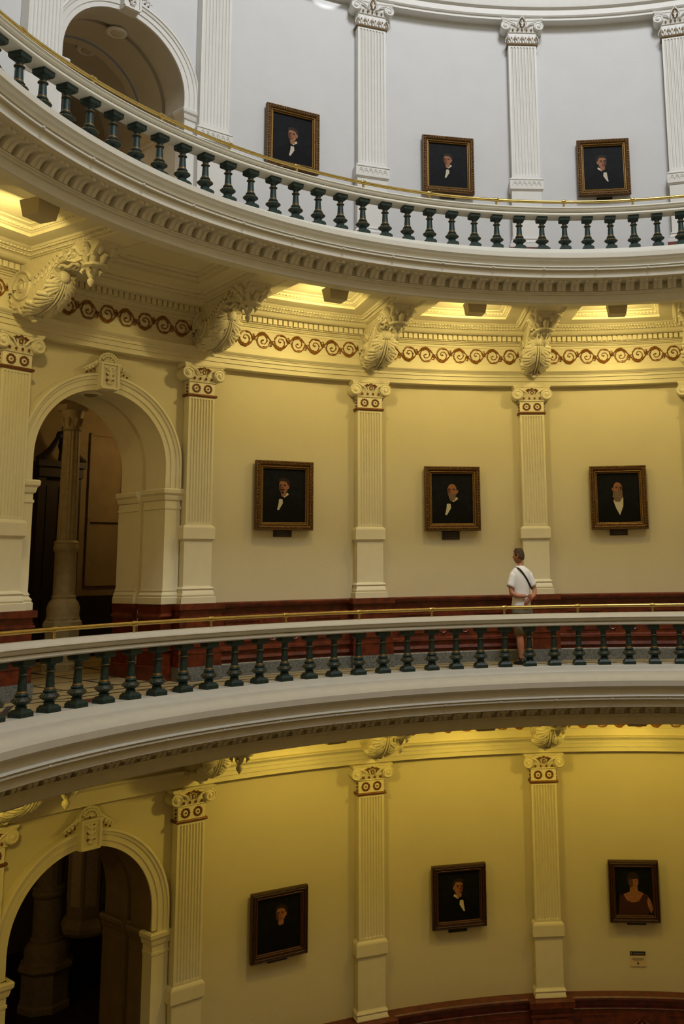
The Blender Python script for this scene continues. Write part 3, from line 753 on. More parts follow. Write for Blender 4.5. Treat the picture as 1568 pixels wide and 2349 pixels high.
# ------------------------------------------------------------------ corridors behind the arches
def corridor(lp, zf, zt, m, lv, D):
    b = MB(); A = ARCH[lv]; zc = A['zc']; X0, X1 = -3.0, 5.0
    def q(*a): b.poly([lp(*p) for p in a])
    q((X0,1.18,zf),(X0,D,zf),(X0,D,zt),(X0,1.18,zt)); q((X1,1.18,zf),(X1,D,zf),(X1,D,zt),(X1,1.18,zt)); q((X0,D,zf),(X1,D,zf),(X1,D,zt),(X0,D,zt))
    b.quadgrid([[lp(-math.cos(PI*i/40)*1.04, 1.18, zc+math.sin(PI*i/40)*1.04), lp(-1.04+2.08*i/40, 1.18, zt)] for i in range(41)])
    q((X0,1.18,zf),(-1.04,1.18,zf),(-1.04,1.18,zt),(X0,1.18,zt)); q((1.04,1.18,zf),(X1,1.18,zf),(X1,1.18,zt),(1.04,1.18,zt))
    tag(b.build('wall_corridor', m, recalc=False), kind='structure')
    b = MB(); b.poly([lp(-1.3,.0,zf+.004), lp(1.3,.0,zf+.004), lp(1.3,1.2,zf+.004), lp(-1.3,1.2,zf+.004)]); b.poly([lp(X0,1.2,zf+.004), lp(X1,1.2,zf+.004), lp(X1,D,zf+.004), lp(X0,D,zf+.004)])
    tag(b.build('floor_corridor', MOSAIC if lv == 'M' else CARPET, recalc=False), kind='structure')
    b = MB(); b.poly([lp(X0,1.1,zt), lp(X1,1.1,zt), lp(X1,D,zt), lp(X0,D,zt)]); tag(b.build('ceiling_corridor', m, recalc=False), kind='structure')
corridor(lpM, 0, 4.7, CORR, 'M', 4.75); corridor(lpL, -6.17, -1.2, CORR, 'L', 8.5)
# upper passage: ribbed barrel vault
b = MB(); zc = 8.79
for y0, y1, r in ((1.18,1.35,1.0),(1.35,2.1,1.14),(2.1,2.35,1.06),(2.35,3.3,1.22)):
    b.quadgrid([[lpU(-math.cos(PI*i/36)*r, y, zc+math.sin(PI*i/36)*r) for y in (y0, y1)] for i in range(37)])
    for y, ra, rb in ((y1, r, 1.26),): b.quadgrid([[lpU(-math.cos(PI*i/36)*q, y, zc+math.sin(PI*i/36)*q) for q in (ra, rb)] for i in range(37)])
    for s_ in (-1, 1): b.poly([lpU(s_*r, y0, 6.13), lpU(s_*r, y1, 6.13), lpU(s_*r, y1, zc), lpU(s_*r, y0, zc)])
tag(b.build('ceiling_passage', CORRU, smooth=28, recalc=False), kind='structure')
b = MB(); b.poly([lpU(-2.6,6.5,6.13), lpU(2.6,6.5,6.13), lpU(2.6,6.5,11), lpU(-2.6,6.5,11)]); b.poly([lpU(-2.6,3.3,11), lpU(2.6,3.3,11), lpU(2.6,6.5,11), lpU(-2.6,6.5,11)])
for s_ in (-1, 1): b.poly([lpU(s_*2.6,3.3,6.13), lpU(s_*2.6,6.5,6.13), lpU(s_*2.6,6.5,11), lpU(s_*2.6,3.3,11)])
rows = [[lpU(-math.cos(PI*i/40)*1.22, 3.3, 8.79+math.sin(PI*i/40)*1.22), lpU(-2.6+5.2*i/40, 3.3, 11)] for i in range(41)]; b.quadgrid(rows)
for s_ in (-1, 1): b.poly([lpU(s_*1.22,3.3,6.13), lpU(s_*2.6,3.3,6.13), lpU(s_*2.6,3.3,11), lpU(s_*1.22,3.3,8.79)])
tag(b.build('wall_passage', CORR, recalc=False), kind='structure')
b = MB(); b.poly([lpU(-2.7,.0,6.135), lpU(2.7,.0,6.135), lpU(2.7,6.6,6.135), lpU(-2.7,6.6,6.135)]); tag(b.build('floor_passage', CARPET, recalc=False), kind='structure')
for (x, y, lab) in ((.14, .50, 'round ceiling light in the white vault, nearer the archway'), (.22, 1.55, 'round ceiling light in the white vault, deeper in the passage')):
    r = .97 if y < 1 else 1.12
    e = empty('ceiling_light', lab, 'ceiling light', lpU(x, y, zc+r-.002))
    q = MB(); q.lathe([(.16,0),(.16,-.02),(.13,-.035),(.10,-.025)], 20); q.build('rim', TRIMU, e)
    q = MB(); q.lathe([(.10,-.01),(.08,-.045),(.03,-.06)], 16); q.build('glass', CORRU, e)
e = empty('ceiling_light', 'round ceiling light in the soffit just behind the middle archway', 'ceiling light', lpM(-.05, .25, ARCH['M']['zc']+.995))
q = MB(); q.lathe([(.16,0),(.16,-.02),(.13,-.035),(.10,-.025)], 20); q.build('rim', TRIM, e)
q = MB(); q.lathe([(.10,-.01),(.08,-.045),(.03,-.06)], 16); q.build('glass', CORR, e)

def column(lab, R, th, z0, h, s):
    e = empty('corridor_column', lab, 'column', pol(th, R, z0), -th)
    q = MB()
    q.lathe([(.33*s,0),(.33*s,.10),(.30*s,.13),(.30*s,.62),(.33*s,.66),(.35*s,.70),(.34*s,.76),(.29*s,.80)], 8); q.build('pedestal', STONE, e, smooth=20)
    q = MB(); q.lathe([(.29*s,.80),(.27*s,.86),(.28*s,.98),(.25*s,1.06),(.20*s,1.12),(.21*s,1.16),(.19*s,1.18),(.185*s,1.86),(.21*s,1.90),(.215*s,1.95),(.20*s,2.0),(.21*s,2.02),(.18*s,2.06)], 24); q.build('drum', STONE, e)
    q = MB(); n = 48; rows = []
    for z, r in ((2.06,.165),(2.10,.17),(h-.45,.145),(h-.43,.145)):
        rows.append([((r*s-(.012 if i % 3 == 0 else 0))*math.cos(2*PI*i/n), (r*s-(.012 if i % 3 == 0 else 0))*math.sin(2*PI*i/n), z) for i in range(n)])
    q.quadgrid(rows, closed_u=True); q.build('shaft', STONE, e, smooth=50)
    q = MB(); q.lathe([(.145*s,h-.44),(.17*s,h-.42),(.16*s,h-.40),(.15*s,h-.38),(.16*s,h-.25),(.20*s,h-.10),(.19*s,h-.08)], 24); q.box(-.20*s,.20*s,-.20*s,.20*s,h-.09,h)
    for i in range(8):
        a = 2*PI*i/8; q.tube([(.15*s*math.cos(a), .15*s*math.sin(a), h-.36),(.18*s*math.cos(a), .18*s*math.sin(a), h-.24),(.20*s*math.cos(a), .20*s*math.sin(a), h-.22)], [.02,.025,.01], 6)
    q.build('capital', STONE, e, smooth=50)
    return e
column('slender fluted column standing behind the middle archway', 11.95, -1.067, .005, 4.3, .92)
column('stout column standing behind the lowest archway, lower left corner', 15.0, -.981, -6.165, 4.6, 1.42)

# dark wooden doorcase with broken pediment behind the column
e = empty('dark_doorcase', 'tall dark wooden doorcase with pediment, behind the column of the middle archway', 'doorcase', lpM(1.72, 4.5, .005), -AO); e.scale = (.54, 1, 1.07)
q = MB()
for s_ in (-1, 1): q.box(s_*.62-.13, s_*.62+.13, -.10, .12, 0, 3.05)
q.box(-.78,.78,-.14,.12,3.05,3.22); q.box(-.86,.86,-.20,.12,3.22,3.32)
q.build('casing', DWOOD, e)
q = MB()
for s_ in (-1, 1):
    pts = [(s_*(.86-.72*t), -.10, 3.34+.42*t-.10*math.sin(PI*t)) for t in [i/10 for i in range(11)]]
    q.tube(pts, [.05+.03*math.sin(PI*i/10) for i in range(11)], 8)
    q.ball((s_*.12,-.10,3.76), .09, 10)
q.lathe([(.08,3.3),(.06,3.5),(.10,3.6),(.04,3.8),(.01,3.95)], 10, (0,-.08,0))
q.build('pediment', DWOOD, e)
q = MB(); q.box(-.49,.49,-.02,.08,0,3.05)
for z0, z1 in ((.2,1.0),(1.15,2.9)):
    q.box(-.40,-.05,-.04,.0,z0,z1); q.box(.05,.40,-.04,.0,z0,z1)
dd = q.build('door_leaf', DWOOD, e)
q = MB(); q.ball((.02,-.07,1.02), .03, 8); q.build('knob', BRASS, dd)
# dark wainscot and raised panels in the middle corridor
b = MB()
for p in (((-2.98,1.2),(-2.98,4.72)), ((-2.98,4.70),(4.98,4.70)), ((4.98,4.72),(4.98,1.2))): b.poly([lpM(*p[0],0), lpM(*p[1],0), lpM(*p[1],1.12), lpM(*p[0],1.12)])
tag(b.build('baseboard_corridor', DWOOD, recalc=False), kind='structure')
b = MB()
for x0, x1 in ((-2.4,-1.2),(-.9,.3),(2.45,3.2),(3.5,4.6)):
    for (a, c, z0, z1) in ((x0, x0+.05, 1.3, 4.2), (x1-.05, x1, 1.3, 4.2), (x0, x1, 1.3, 1.35), (x0, x1, 4.15, 4.2), (x0, x1, 2.5, 2.56)):
        i0 = len(b.v)
        for z in (z0, z1):
            for x, y in ((a,4.70),(c,4.70),(c,4.75),(a,4.75)): b.v.append(tuple(lpM(x, y, z)))
        for f in ((0,3,2,1),(4,5,6,7),(0,1,5,4),(1,2,6,5),(2,3,7,6),(3,0,4,7)): b.f.append(tuple(i0+t for t in f)); b.m.append(0)
tag(b.build('trim_6', CORR), kind='structure')
e = empty('octagonal_bulkhead', 'octagonal brown bulkhead with moulded bottom hanging in the dark, inside the lowest archway', 'bulkhead', lpL(2.10, 3.5, -6.165), -AO); e.scale = (.60, .60, 1)
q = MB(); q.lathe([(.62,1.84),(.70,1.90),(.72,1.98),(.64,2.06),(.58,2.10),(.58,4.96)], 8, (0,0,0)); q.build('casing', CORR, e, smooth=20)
q = MB()
for i in range(8):
    a = 2*PI*(i+.5)/8; c, s_ = math.cos(a), math.sin(a); r = .58*math.cos(PI/8)+.006
    q.poly([(c*r-s_*t*.15, s_*r+c*t*.15, z) for t, z in ((-1,2.3),(1,2.3),(1,4.6),(-1,4.6))])
q.build('panel', STONE, e)

# ------------------------------------------------------------------ portraits
def ell(cx, cz, rx, rz, n=24, a0=0, a1=2*PI): return [(cx+rx*math.cos(a0+(a1-a0)*i/n), cz+rz*math.sin(a0+(a1-a0)*i/n)) for i in range(n)]
def portrait(th, R, zc, w, h, fw, dark, fig, label, name='framed_portrait', tilt=0.0):
    root = empty(name, label, 'portrait'); place(root, th, R, zc)
    if tilt: root.rotation_euler = (tilt, 0, -th)
    fm = (FRAMED, FRAMEDL) if dark else (FRAMEG, FRAMEL)
    # moulded frame: profile (inset, depth towards viewer) mitred round
    prof = [(0,0),(0,-.075),(.006,-.088),(fw*.16,-.092),(fw*.24,-.080),(fw*.36,-.092),(fw*.50,-.085),(fw*.60,-.062),(fw*.72,-.060),(fw*.76,-.068),(fw*.82,-.060),(fw*.90,-.040),(fw*.94,-.042),(fw,-.034),(fw,-.010)]
    b = MB(); loops = []
    for ins, d in prof:
        x, z = w/2-ins, h/2-ins; loops.append([(-x,d,-z),(x,d,-z),(x,d,z),(-x,d,z)])
    b.quadgrid(loops, closed_u=True); b.poly(loops[0]); fr = b.build('frame', fm[0], root, smooth=25)
    q = MB()
    for ins, d, r in ((fw*.74,-.066,.006),(fw*.93,-.044,.005)):
        x, z = w/2-ins, h/2-ins
        for a, c in (((-x,d,-z),(x,d,-z)),((x,d,-z),(x,d,z)),((x,d,z),(-x,d,z)),((-x,d,z),(-x,d,-z))): q.tube([a, c], r, 6)
    q.build('gilt_bead', fm[1], fr)
    if not dark:
        q = MB(); rnd = random.Random(int(th*1000))
        ins = fw*.30; x, z = w/2-ins, h/2-ins
        for side in range(4):
            L = 2*(x if side % 2 == 0 else z); n = int(L/.045)
            for i in range(n):
                t = -L/2+L*(i+.5)/n; p = {0:(t,-z),1:(x,t),2:(t,z),3:(-x,t)}[side]
                q.ball((p[0]+rnd.uniform(-.004,.004), -.090, p[1]+rnd.uniform(-.004,.004)), rnd.uniform(.011,.018), 6, (1.2,.6,1))
        q.build('carved_foliage', fm[0], fr)
    # canvas with the sitter
    c = MB(); iw, ih = w/2-fw+.003, h/2-fw+.003; y = -.018
    c.poly([(-iw,y,-ih),(iw,y,-ih),(iw,y,ih),(-iw,y,ih)])
    lay = [0]
    def sh(mi, pts):
        lay[0] += 1; c.mi = mi; K = fig.get('K', 1.5); pts = [(fig['x']+(px-fig['x'])*K, fig['z']+(pz-fig['z'])*K) for px, pz in pts]
        c.poly([(max(-iw,min(iw,px)), y-.0006*lay[0], max(-ih,min(ih,pz))) for px, pz in pts])
    # materials: 0 bg 1 coat 2 flesh 3 shadow flesh 4 linen 5 hair 6 beard 7 dress
    fx, fz, s_, turn = fig['x'], fig['z'], fig.get('s', 1), fig.get('turn', -1)
    if fig['kind'] == 'woman':
        sh(7, [(fx-.17,fz-.14),(fx-.12,fz-.16),(fx,fz-.22),(fx+.10,fz-.12),(fx+.17,fz-.15),(fx+.20,fz-.30),(fx+.16,-ih),(fx-.20,-ih),(fx-.19,fz-.30)])
        sh(2, [(fx-.045,fz-.05),(fx+.045,fz-.05),(fx+.05,fz-.10),(fx+.12,fz-.13),(fx+.055,fz-.22),(fx-.02,fz-.235),(fx-.09,fz-.21),(fx-.13,fz-.14),(fx-.05,fz-.11)])
        sh(2, [(fx+.17,fz-.17),(fx+.20,fz-.21),(fx+.225,fz-.30),(fx+.20,fz-.36),(fx+.165,fz-.28),(fx+.155,fz-.21)])
        sh(5, ell(fx-.005, fz+.03, .078, .085)); sh(2, ell(fx+.005, fz, .052, .068)); sh(3, ell(fx-.03, fz-.005, .026, .06)); sh(5, ell(fx+.002, fz+.060, .060, .026))
        for dx in (-.018, .026): sh(3, ell(fx+dx, fz+.012, .013, .006))
        sh(3, ell(fx+.008, fz-.032, .014, .004))
    else:
        cw = .24*s_
        sh(1, [(fx-.05*s_,fz-.10*s_),(fx-.13*s_,fz-.16*s_),(fx-cw,fz-.24*s_),(fx-cw*1.1,-ih),(fx+cw*1.1,-ih),(fx+cw,fz-.24*s_),(fx+.13*s_,fz-.16*s_),(fx+.06*s_,fz-.10*s_)])
        if fig.get('shirt', 1):
            t = turn; sx = fig.get('sx', .0)
            sh(4, [(fx+sx-.018*s_, fz-.135*s_),(fx+sx+.022*s_, fz-.130*s_),(fx+sx+.026*s_+t*.0, fz-.18*s_),(fx+sx+t*.03*s_+.01, fz-.255*s_),(fx+sx+t*.03*s_-.008, fz-.25*s_),(fx+sx-.022*s_, fz-.18*s_)] if fig.get('big') is None else [(fx-.055,fz-.13),(fx+.06,fz-.10),(fx+.055,fz-.20),(fx+.015,fz-.30),(fx-.025,fz-.22)])
            if fig.get('big') is None: sh(1, [(fx+sx-.05*s_,fz-.108*s_),(fx+sx,fz-.122*s_),(fx+sx+.05*s_,fz-.105*s_),(fx+sx+.048*s_,fz-.142*s_),(fx+sx,fz-.132*s_),(fx+sx-.048*s_,fz-.142*s_)])
            sh(4, [(fx-t*.05*s_,fz-.062*s_),(fx-t*.062*s_,fz-.085*s_),(fx-t*.012*s_,fz-.118*s_),(fx+t*.004,fz-.104*s_)])
        sh(2, [(fx-.034*s_,fz-.05*s_),(fx+.034*s_,fz-.05*s_),(fx+.03*s_,fz-.10*s_),(fx-.02*s_,fz-.108*s_)])
        if fig['kind'] != 'bald': sh(5, ell(fx-t_(turn)*.012*s_, fz+.028*s_, .064*s_, .066*s_))
        sh(2, ell(fx, fz, .052*s_, .075*s_)); sh(2, ell(fx-t_(turn)*.054*s_, fz-.004*s_, .012*s_, .020*s_))
        sh(3, [(fx+t_(turn)*.052*s_,fz+.01*s_),(fx+t_(turn)*.048*s_,fz-.04*s_),(fx+t_(turn)*.02*s_,fz-.072*s_),(fx+t_(turn)*.022*s_,fz-.03*s_),(fx+t_(turn)*.030*s_,fz+.03*s_)])
        if fig['kind'] == 'hair': sh(5, [(fx-.056*s_,fz+.035*s_),(fx-.03*s_,fz+.060*s_),(fx+.02*s_,fz+.058*s_),(fx+.050*s_,fz+.040*s_),(fx+.058*s_,fz+.080*s_),(fx,fz+.100*s_),(fx-.058*s_,fz+.082*s_)])
        if fig['kind'] == 'bald': sh(5, [(fx-t_(turn)*.040*s_,fz+.055*s_),(fx-t_(turn)*.056*s_,fz+.03*s_),(fx-t_(turn)*.055*s_,fz-.005*s_),(fx-t_(turn)*.046*s_,fz+.01*s_)])
        for dx in (-.020, .024): sh(3, ell(fx+dx*s_+t_(turn)*.008*s_, fz+.010*s_, .014*s_, .0055*s_)); sh(5, ell(fx+dx*s_+t_(turn)*.008*s_, fz+.020*s_, .017*s_, .004*s_))
        sh(3, [(fx+t_(turn)*.010*s_,fz+.008*s_),(fx+t_(turn)*.020*s_,fz-.018*s_),(fx+t_(turn)*.004*s_,fz-.020*s_)])
        bd = fig.get('beard')
        if bd == 'short': sh(6, [(fx-.045*s_,fz-.015*s_),(fx-.02*s_,fz-.032*s_),(fx+.02*s_,fz-.032*s_),(fx+.042*s_,fz-.02*s_),(fx+.035*s_,fz-.075*s_),(fx+t_(turn)*.012*s_,fz-.105*s_),(fx-.035*s_,fz-.075*s_)])
        elif bd == 'long': sh(6, [(fx-.050*s_,fz-.01*s_),(fx-.02*s_,fz-.028*s_),(fx+.02*s_,fz-.028*s_),(fx+.050*s_,fz-.01*s_),(fx+.055*s_,fz-.09*s_),(fx+.02*s_,fz-.145*s_),(fx-.035*s_,fz-.14*s_),(fx-.058*s_,fz-.08*s_)])
        elif bd == 'moustache': sh(5, ell(fx+t_(turn)*.008*s_, fz-.032*s_, .024*s_, .007*s_)); sh(5, ell(fx+t_(turn)*.008*s_, fz-.062*s_, .012*s_, .014*s_))
        else: sh(3, ell(fx+t_(turn)*.008*s_, fz-.040*s_, .015*s_, .0035*s_))
    cv = c.build('canvas', [PAINTD, COAT, SKINP, SKIND, SHIRTP, HAIRP, BEARDP, DRESSP], root, smooth=10, recalc=False)
    return root
def t_(v): return v
def plaque(th, R, z0, z1, w, label):
    e = empty('name_plaque', label, 'plaque'); place(e, th, R, (z0+z1)/2); h = z1-z0
    q = MB(); q.stack([(w/2,0,.02,-h/2),(w/2,-.004,.02,-h/2+.004),(w/2,-.004,.02,h/2-.004),(w/2,0,.02,h/2)]); q.build('plate', PLAQUE, e)
    q = MB(); rnd = random.Random(int(th*7777)); nrow = 3 if h > .1 else 2
    for r in range(nrow):
        zz = h/2-h*(r+.75)/(nrow+.5); x = -w*.36+rnd.uniform(0,.02); xe = w*.36-rnd.uniform(0,.03)
        while x < xe:
            l = rnd.uniform(.008,.02); q.box(x, min(x+l, xe), -.0055, -.0035, zz-.005, zz+.005); x += l+.006
    q.build('lettering', PLTEXT, e)
B = lambda k: P[k]+BAY/2
portrait(B(1), 9.12, 2.685, .955, 1.085, .125, False, dict(kind='hair', x=-.01, z=.14, turn=-1, beard='moustache', sx=-.03, K=1.45), 'gilt framed portrait of a dark-haired man with moustache, middle storey, right of the archway')
portrait(B(2)+.002, 9.12, 2.675, .955, 1.08, .125, False, dict(kind='bald', x=0, z=.13, turn=-1, beard='short', sx=-.04, K=1.6), 'gilt framed portrait of a bald man with short grey beard, middle storey, in the middle')
portrait(B(3)+.002, 9.12, 2.665, .955, 1.08, .125, False, dict(kind='bald', x=-.01, z=.15, turn=1, beard='long', big=1), 'gilt framed portrait of a bald man with long beard and white waistcoat, middle storey, rightmost')
portrait(B(1)-.001, 9.085, -3.565, .87, .94, .105, True, dict(kind='hair', x=.03, z=.12, turn=-1, shirt=0, K=1.4), 'dark framed portrait with only a faint face showing, lowest storey, left', tilt=.0)
portrait(B(2)+.001, 9.085, -3.565, .87, .93, .105, True, dict(kind='hair', x=.0, z=.12, turn=1, sx=.03, K=1.4), 'dark framed portrait of a man in white collar and bow tie, lowest storey, middle')
portrait(B(3)-.003, 9.085, -3.60, .79, .92, .105, True, dict(kind='woman', x=.0, z=.13, K=1.3), 'dark framed portrait of a woman in a brown dress, lowest storey, right')
portrait(B(1), 8.945, 8.58, .93, 1.07, .12, False, dict(kind='hair', x=.0, z=.08, turn=-1, sx=.0, K=1.45), 'gilt framed portrait of a man with wide white shirt front, top storey, leftmost')
portrait(B(2), 8.945, 8.55, .93, 1.05, .12, False, dict(kind='hair', x=-.01, z=.10, turn=-1, sx=-.0, K=1.3), 'gilt framed portrait of a man with small white shirt front, top storey, middle')
portrait(B(3), 8.945, 8.55, .93, 1.05, .12, False, dict(kind='hair', x=-.02, z=.11, turn=1, sx=.03, K=1.45), 'gilt framed portrait of a man turned to the right, top storey, rightmost')
plaque(B(1)+.001, 9.155, 2.045, 2.145, .30, 'dark plaque under the portrait of the moustached man, middle storey')
plaque(B(2), 9.155, 1.995, 2.135, .30, 'tall dark plaque under the portrait of the short-bearded man, middle storey')
plaque(B(3), 9.155, 2.03, 2.125, .30, 'dark plaque under the portrait of the long-bearded man, middle storey')
plaque(B(1), 9.125, -4.10, -4.035, .30, 'dark plaque under the faint-faced portrait, lowest storey')
plaque(B(2), 9.125, -4.115, -4.035, .30, 'dark plaque under the portrait of the bow-tied man, lowest storey')
plaque(B(3), 9.125, -4.125, -4.06, .30, 'dark plaque under the portrait of the woman, lowest storey')
plaque(B(2), 8.98, 7.955, 8.02, .28, 'grey plaque showing behind the brass rail, under the middle portrait of the top storey')
plaque(B(3), 8.98, 7.93, 8.02, .28, 'grey plaque under the rightmost portrait of the top storey')
# signs under the woman's portrait
th = -.2058
e = empty('wall_sign', 'small black sign with white lettering on the yellow wall, below the portrait of the woman', 'sign'); place(e, th, 9.13, -4.545)
q = MB(); q.box(-.12,.12,-.004,.02,-.022,.022); q.build('plate', SIGNB, e)
q = MB(); q.box(-.105,-.095,-.0055,-.0035,-.012,.014); q.box(-.108,-.088,-.0055,-.0035,-.015,-.011)
x = -.07; rnd = random.Random(5)
while x < .10: l = rnd.uniform(.008,.016); q.box(x, x+l, -.0055, -.0035, -.006, .006); x += l+.006
q.build('lettering', SIGNW, e)
e = empty('paper_notice', 'pale notice with a small dark symbol, on the wall below the small black sign', 'notice'); place(e, th, 9.135, -4.665)
q = MB(); q.box(-.12,.12,-.001,.012,-.075,.075); q.build('sheet', PAPER, e)
q = MB()
for zz, w in ((.045,.09),(.025,.10),(.008,.07)): q.box(-w, w, -.0025, -.0008, zz-.003, zz+.003)
q.box(-.014,.014,-.0025,-.0008,-.045,-.012); q.build('print', PLTEXT, e)

# ------------------------------------------------------------------ lamps behind the rims
LAMPC = (1.0, .765, .27)
first = None
for lv, dz, dR, pw in (('M', 0, -.0, 27), ('L', -6.07, 0.0, 21)):
    for k in (-1, 1, 2, 3, 4):
        lab = ('dark lamp box under the upper gallery rim, ' if lv == 'M' else 'lamp box under the middle gallery rim, ') + {-1: 'in the bay left of the archway', 1: 'in the first bay right of the archway', 2: 'in the bay left of the standing man', 3: 'in the bay right of the standing man', 4: 'in the bay at the right picture edge'}[k]
        if first is None:
            e = empty('lamp_box', lab, 'lamp'); first = e
            q = MB(); q.frus((-.128,.128,-.11,.11,-.13),(-.155,.155,-.14,.14,.05)); q.build('housing', METALB, e)
            q = MB(); q.box(-.12,.12,.134,.146,-.05,.02); q.build('lens', LENS, e)
        else: e = dup(first, lab)
        place(e, P[k]+BAY/2-(.018 if k < 0 else .010), 7.03+dR, 5.45+dz)
        L = bpy.data.lights.new('wall_washer', 'AREA'); L.shape = 'RECTANGLE'; L.size = .30; L.size_y = .10; L.energy = pw*(1.0 if k != 4 else 1.0); L.color = LAMPC if lv == 'M' else (1.0,.70,.115)
        o = bpy.data.objects.new('wall_washer_light', L); C.objects.link(o)
        p = pol(P[k]+BAY/2-.010, 7.22+dR, 5.35+dz); tgt = pol(P[k]+BAY/2, 9.1, 4.25+dz); o.location = p
        o.rotation_euler = (tgt-p).to_track_quat('-Z', 'Y').to_euler()
# the same lamps run on round the side of the camera
for zz, pw, cc in ((0, 40, (1.0,.60,.16)), (-6.07, 16, (1.0,.60,.12))):
    for q in range(5):
        th = TH1+.5+q*(2*PI-(TH1-TH0)-1.0)/4
        L = bpy.data.lights.new('near_washer', 'AREA'); L.shape = 'RECTANGLE'; L.size = 2.5; L.size_y = .2; L.energy = pw; L.color = cc
        o = bpy.data.objects.new('near_washer_light', L); C.objects.link(o); p = pol(th, 7.3, 5.35+zz); o.location = p
        o.rotation_euler = (pol(th, 9.2, 3.6+zz)-p).to_track_quat('-Z', 'Y').to_euler()
# daylight from the dome windows
def area(name, loc, tgt, sx, sy, en, col):
    L = bpy.data.lights.new(name, 'AREA'); L.shape = 'RECTANGLE'; L.size = sx; L.size_y = sy; L.energy = en; L.color = col
    o = bpy.data.objects.new(name, L); C.objects.link(o); o.location = loc; o.rotation_euler = (Vector(tgt)-Vector(loc)).to_track_quat('-Z', 'Y').to_euler(); return o
L = bpy.data.lights.new('window_sun', 'SPOT'); L.energy = 8000; L.spot_size = math.radians(2.9); L.spot_blend = .25; L.shadow_soft_size = .03; L.color = (.95, .97, 1)
o = bpy.data.objects.new('window_sun', L); C.objects.link(o); o.location = (5.5, -2.5, 14.6); o.rotation_euler = (pol(-.766, 9.0, 11.56)-Vector((5.5, -2.5, 14.6))).to_track_quat('-Z', 'Y').to_euler()
area('dome_daylight', (5.0, -3.5, 15.5), (-4.5, 6.5, 8.5), 4, 3, 260, (1.0, .99, .96))
area('dome_daylight_left', (2.0, -2.0, 19), (-5.2, 6.9, 11.2), 3, 3, 1500, (.97, .99, 1.02))
# faint warm fill lights added to brighten the corridors, without fixtures
for lp, x, y, z, en in ((lpM, -1.4, 2.3, 4.3, 26.0), (lpM, 3.4, 3.0, 4.0, 42.0), (lpL, -1.4, 3.2, -1.7, 22.0), (lpU, .0, 1.0, 7.6, 10.0)):
    L = bpy.data.lights.new('corridor_fill', 'POINT'); L.energy = en; L.color = (1, .62, .22); L.shadow_soft_size = .2
    o = bpy.data.objects.new('corridor_fill', L); C.objects.link(o); o.location = lp(x, y, z)
w = bpy.data.worlds.new('World'); bpy.context.scene.world = w; w.use_nodes = True
w.node_tree.nodes['Background'].inputs[0].default_value = (.98, .99, 1.0, 1); w.node_tree.nodes['Background'].inputs[1].default_value = .12

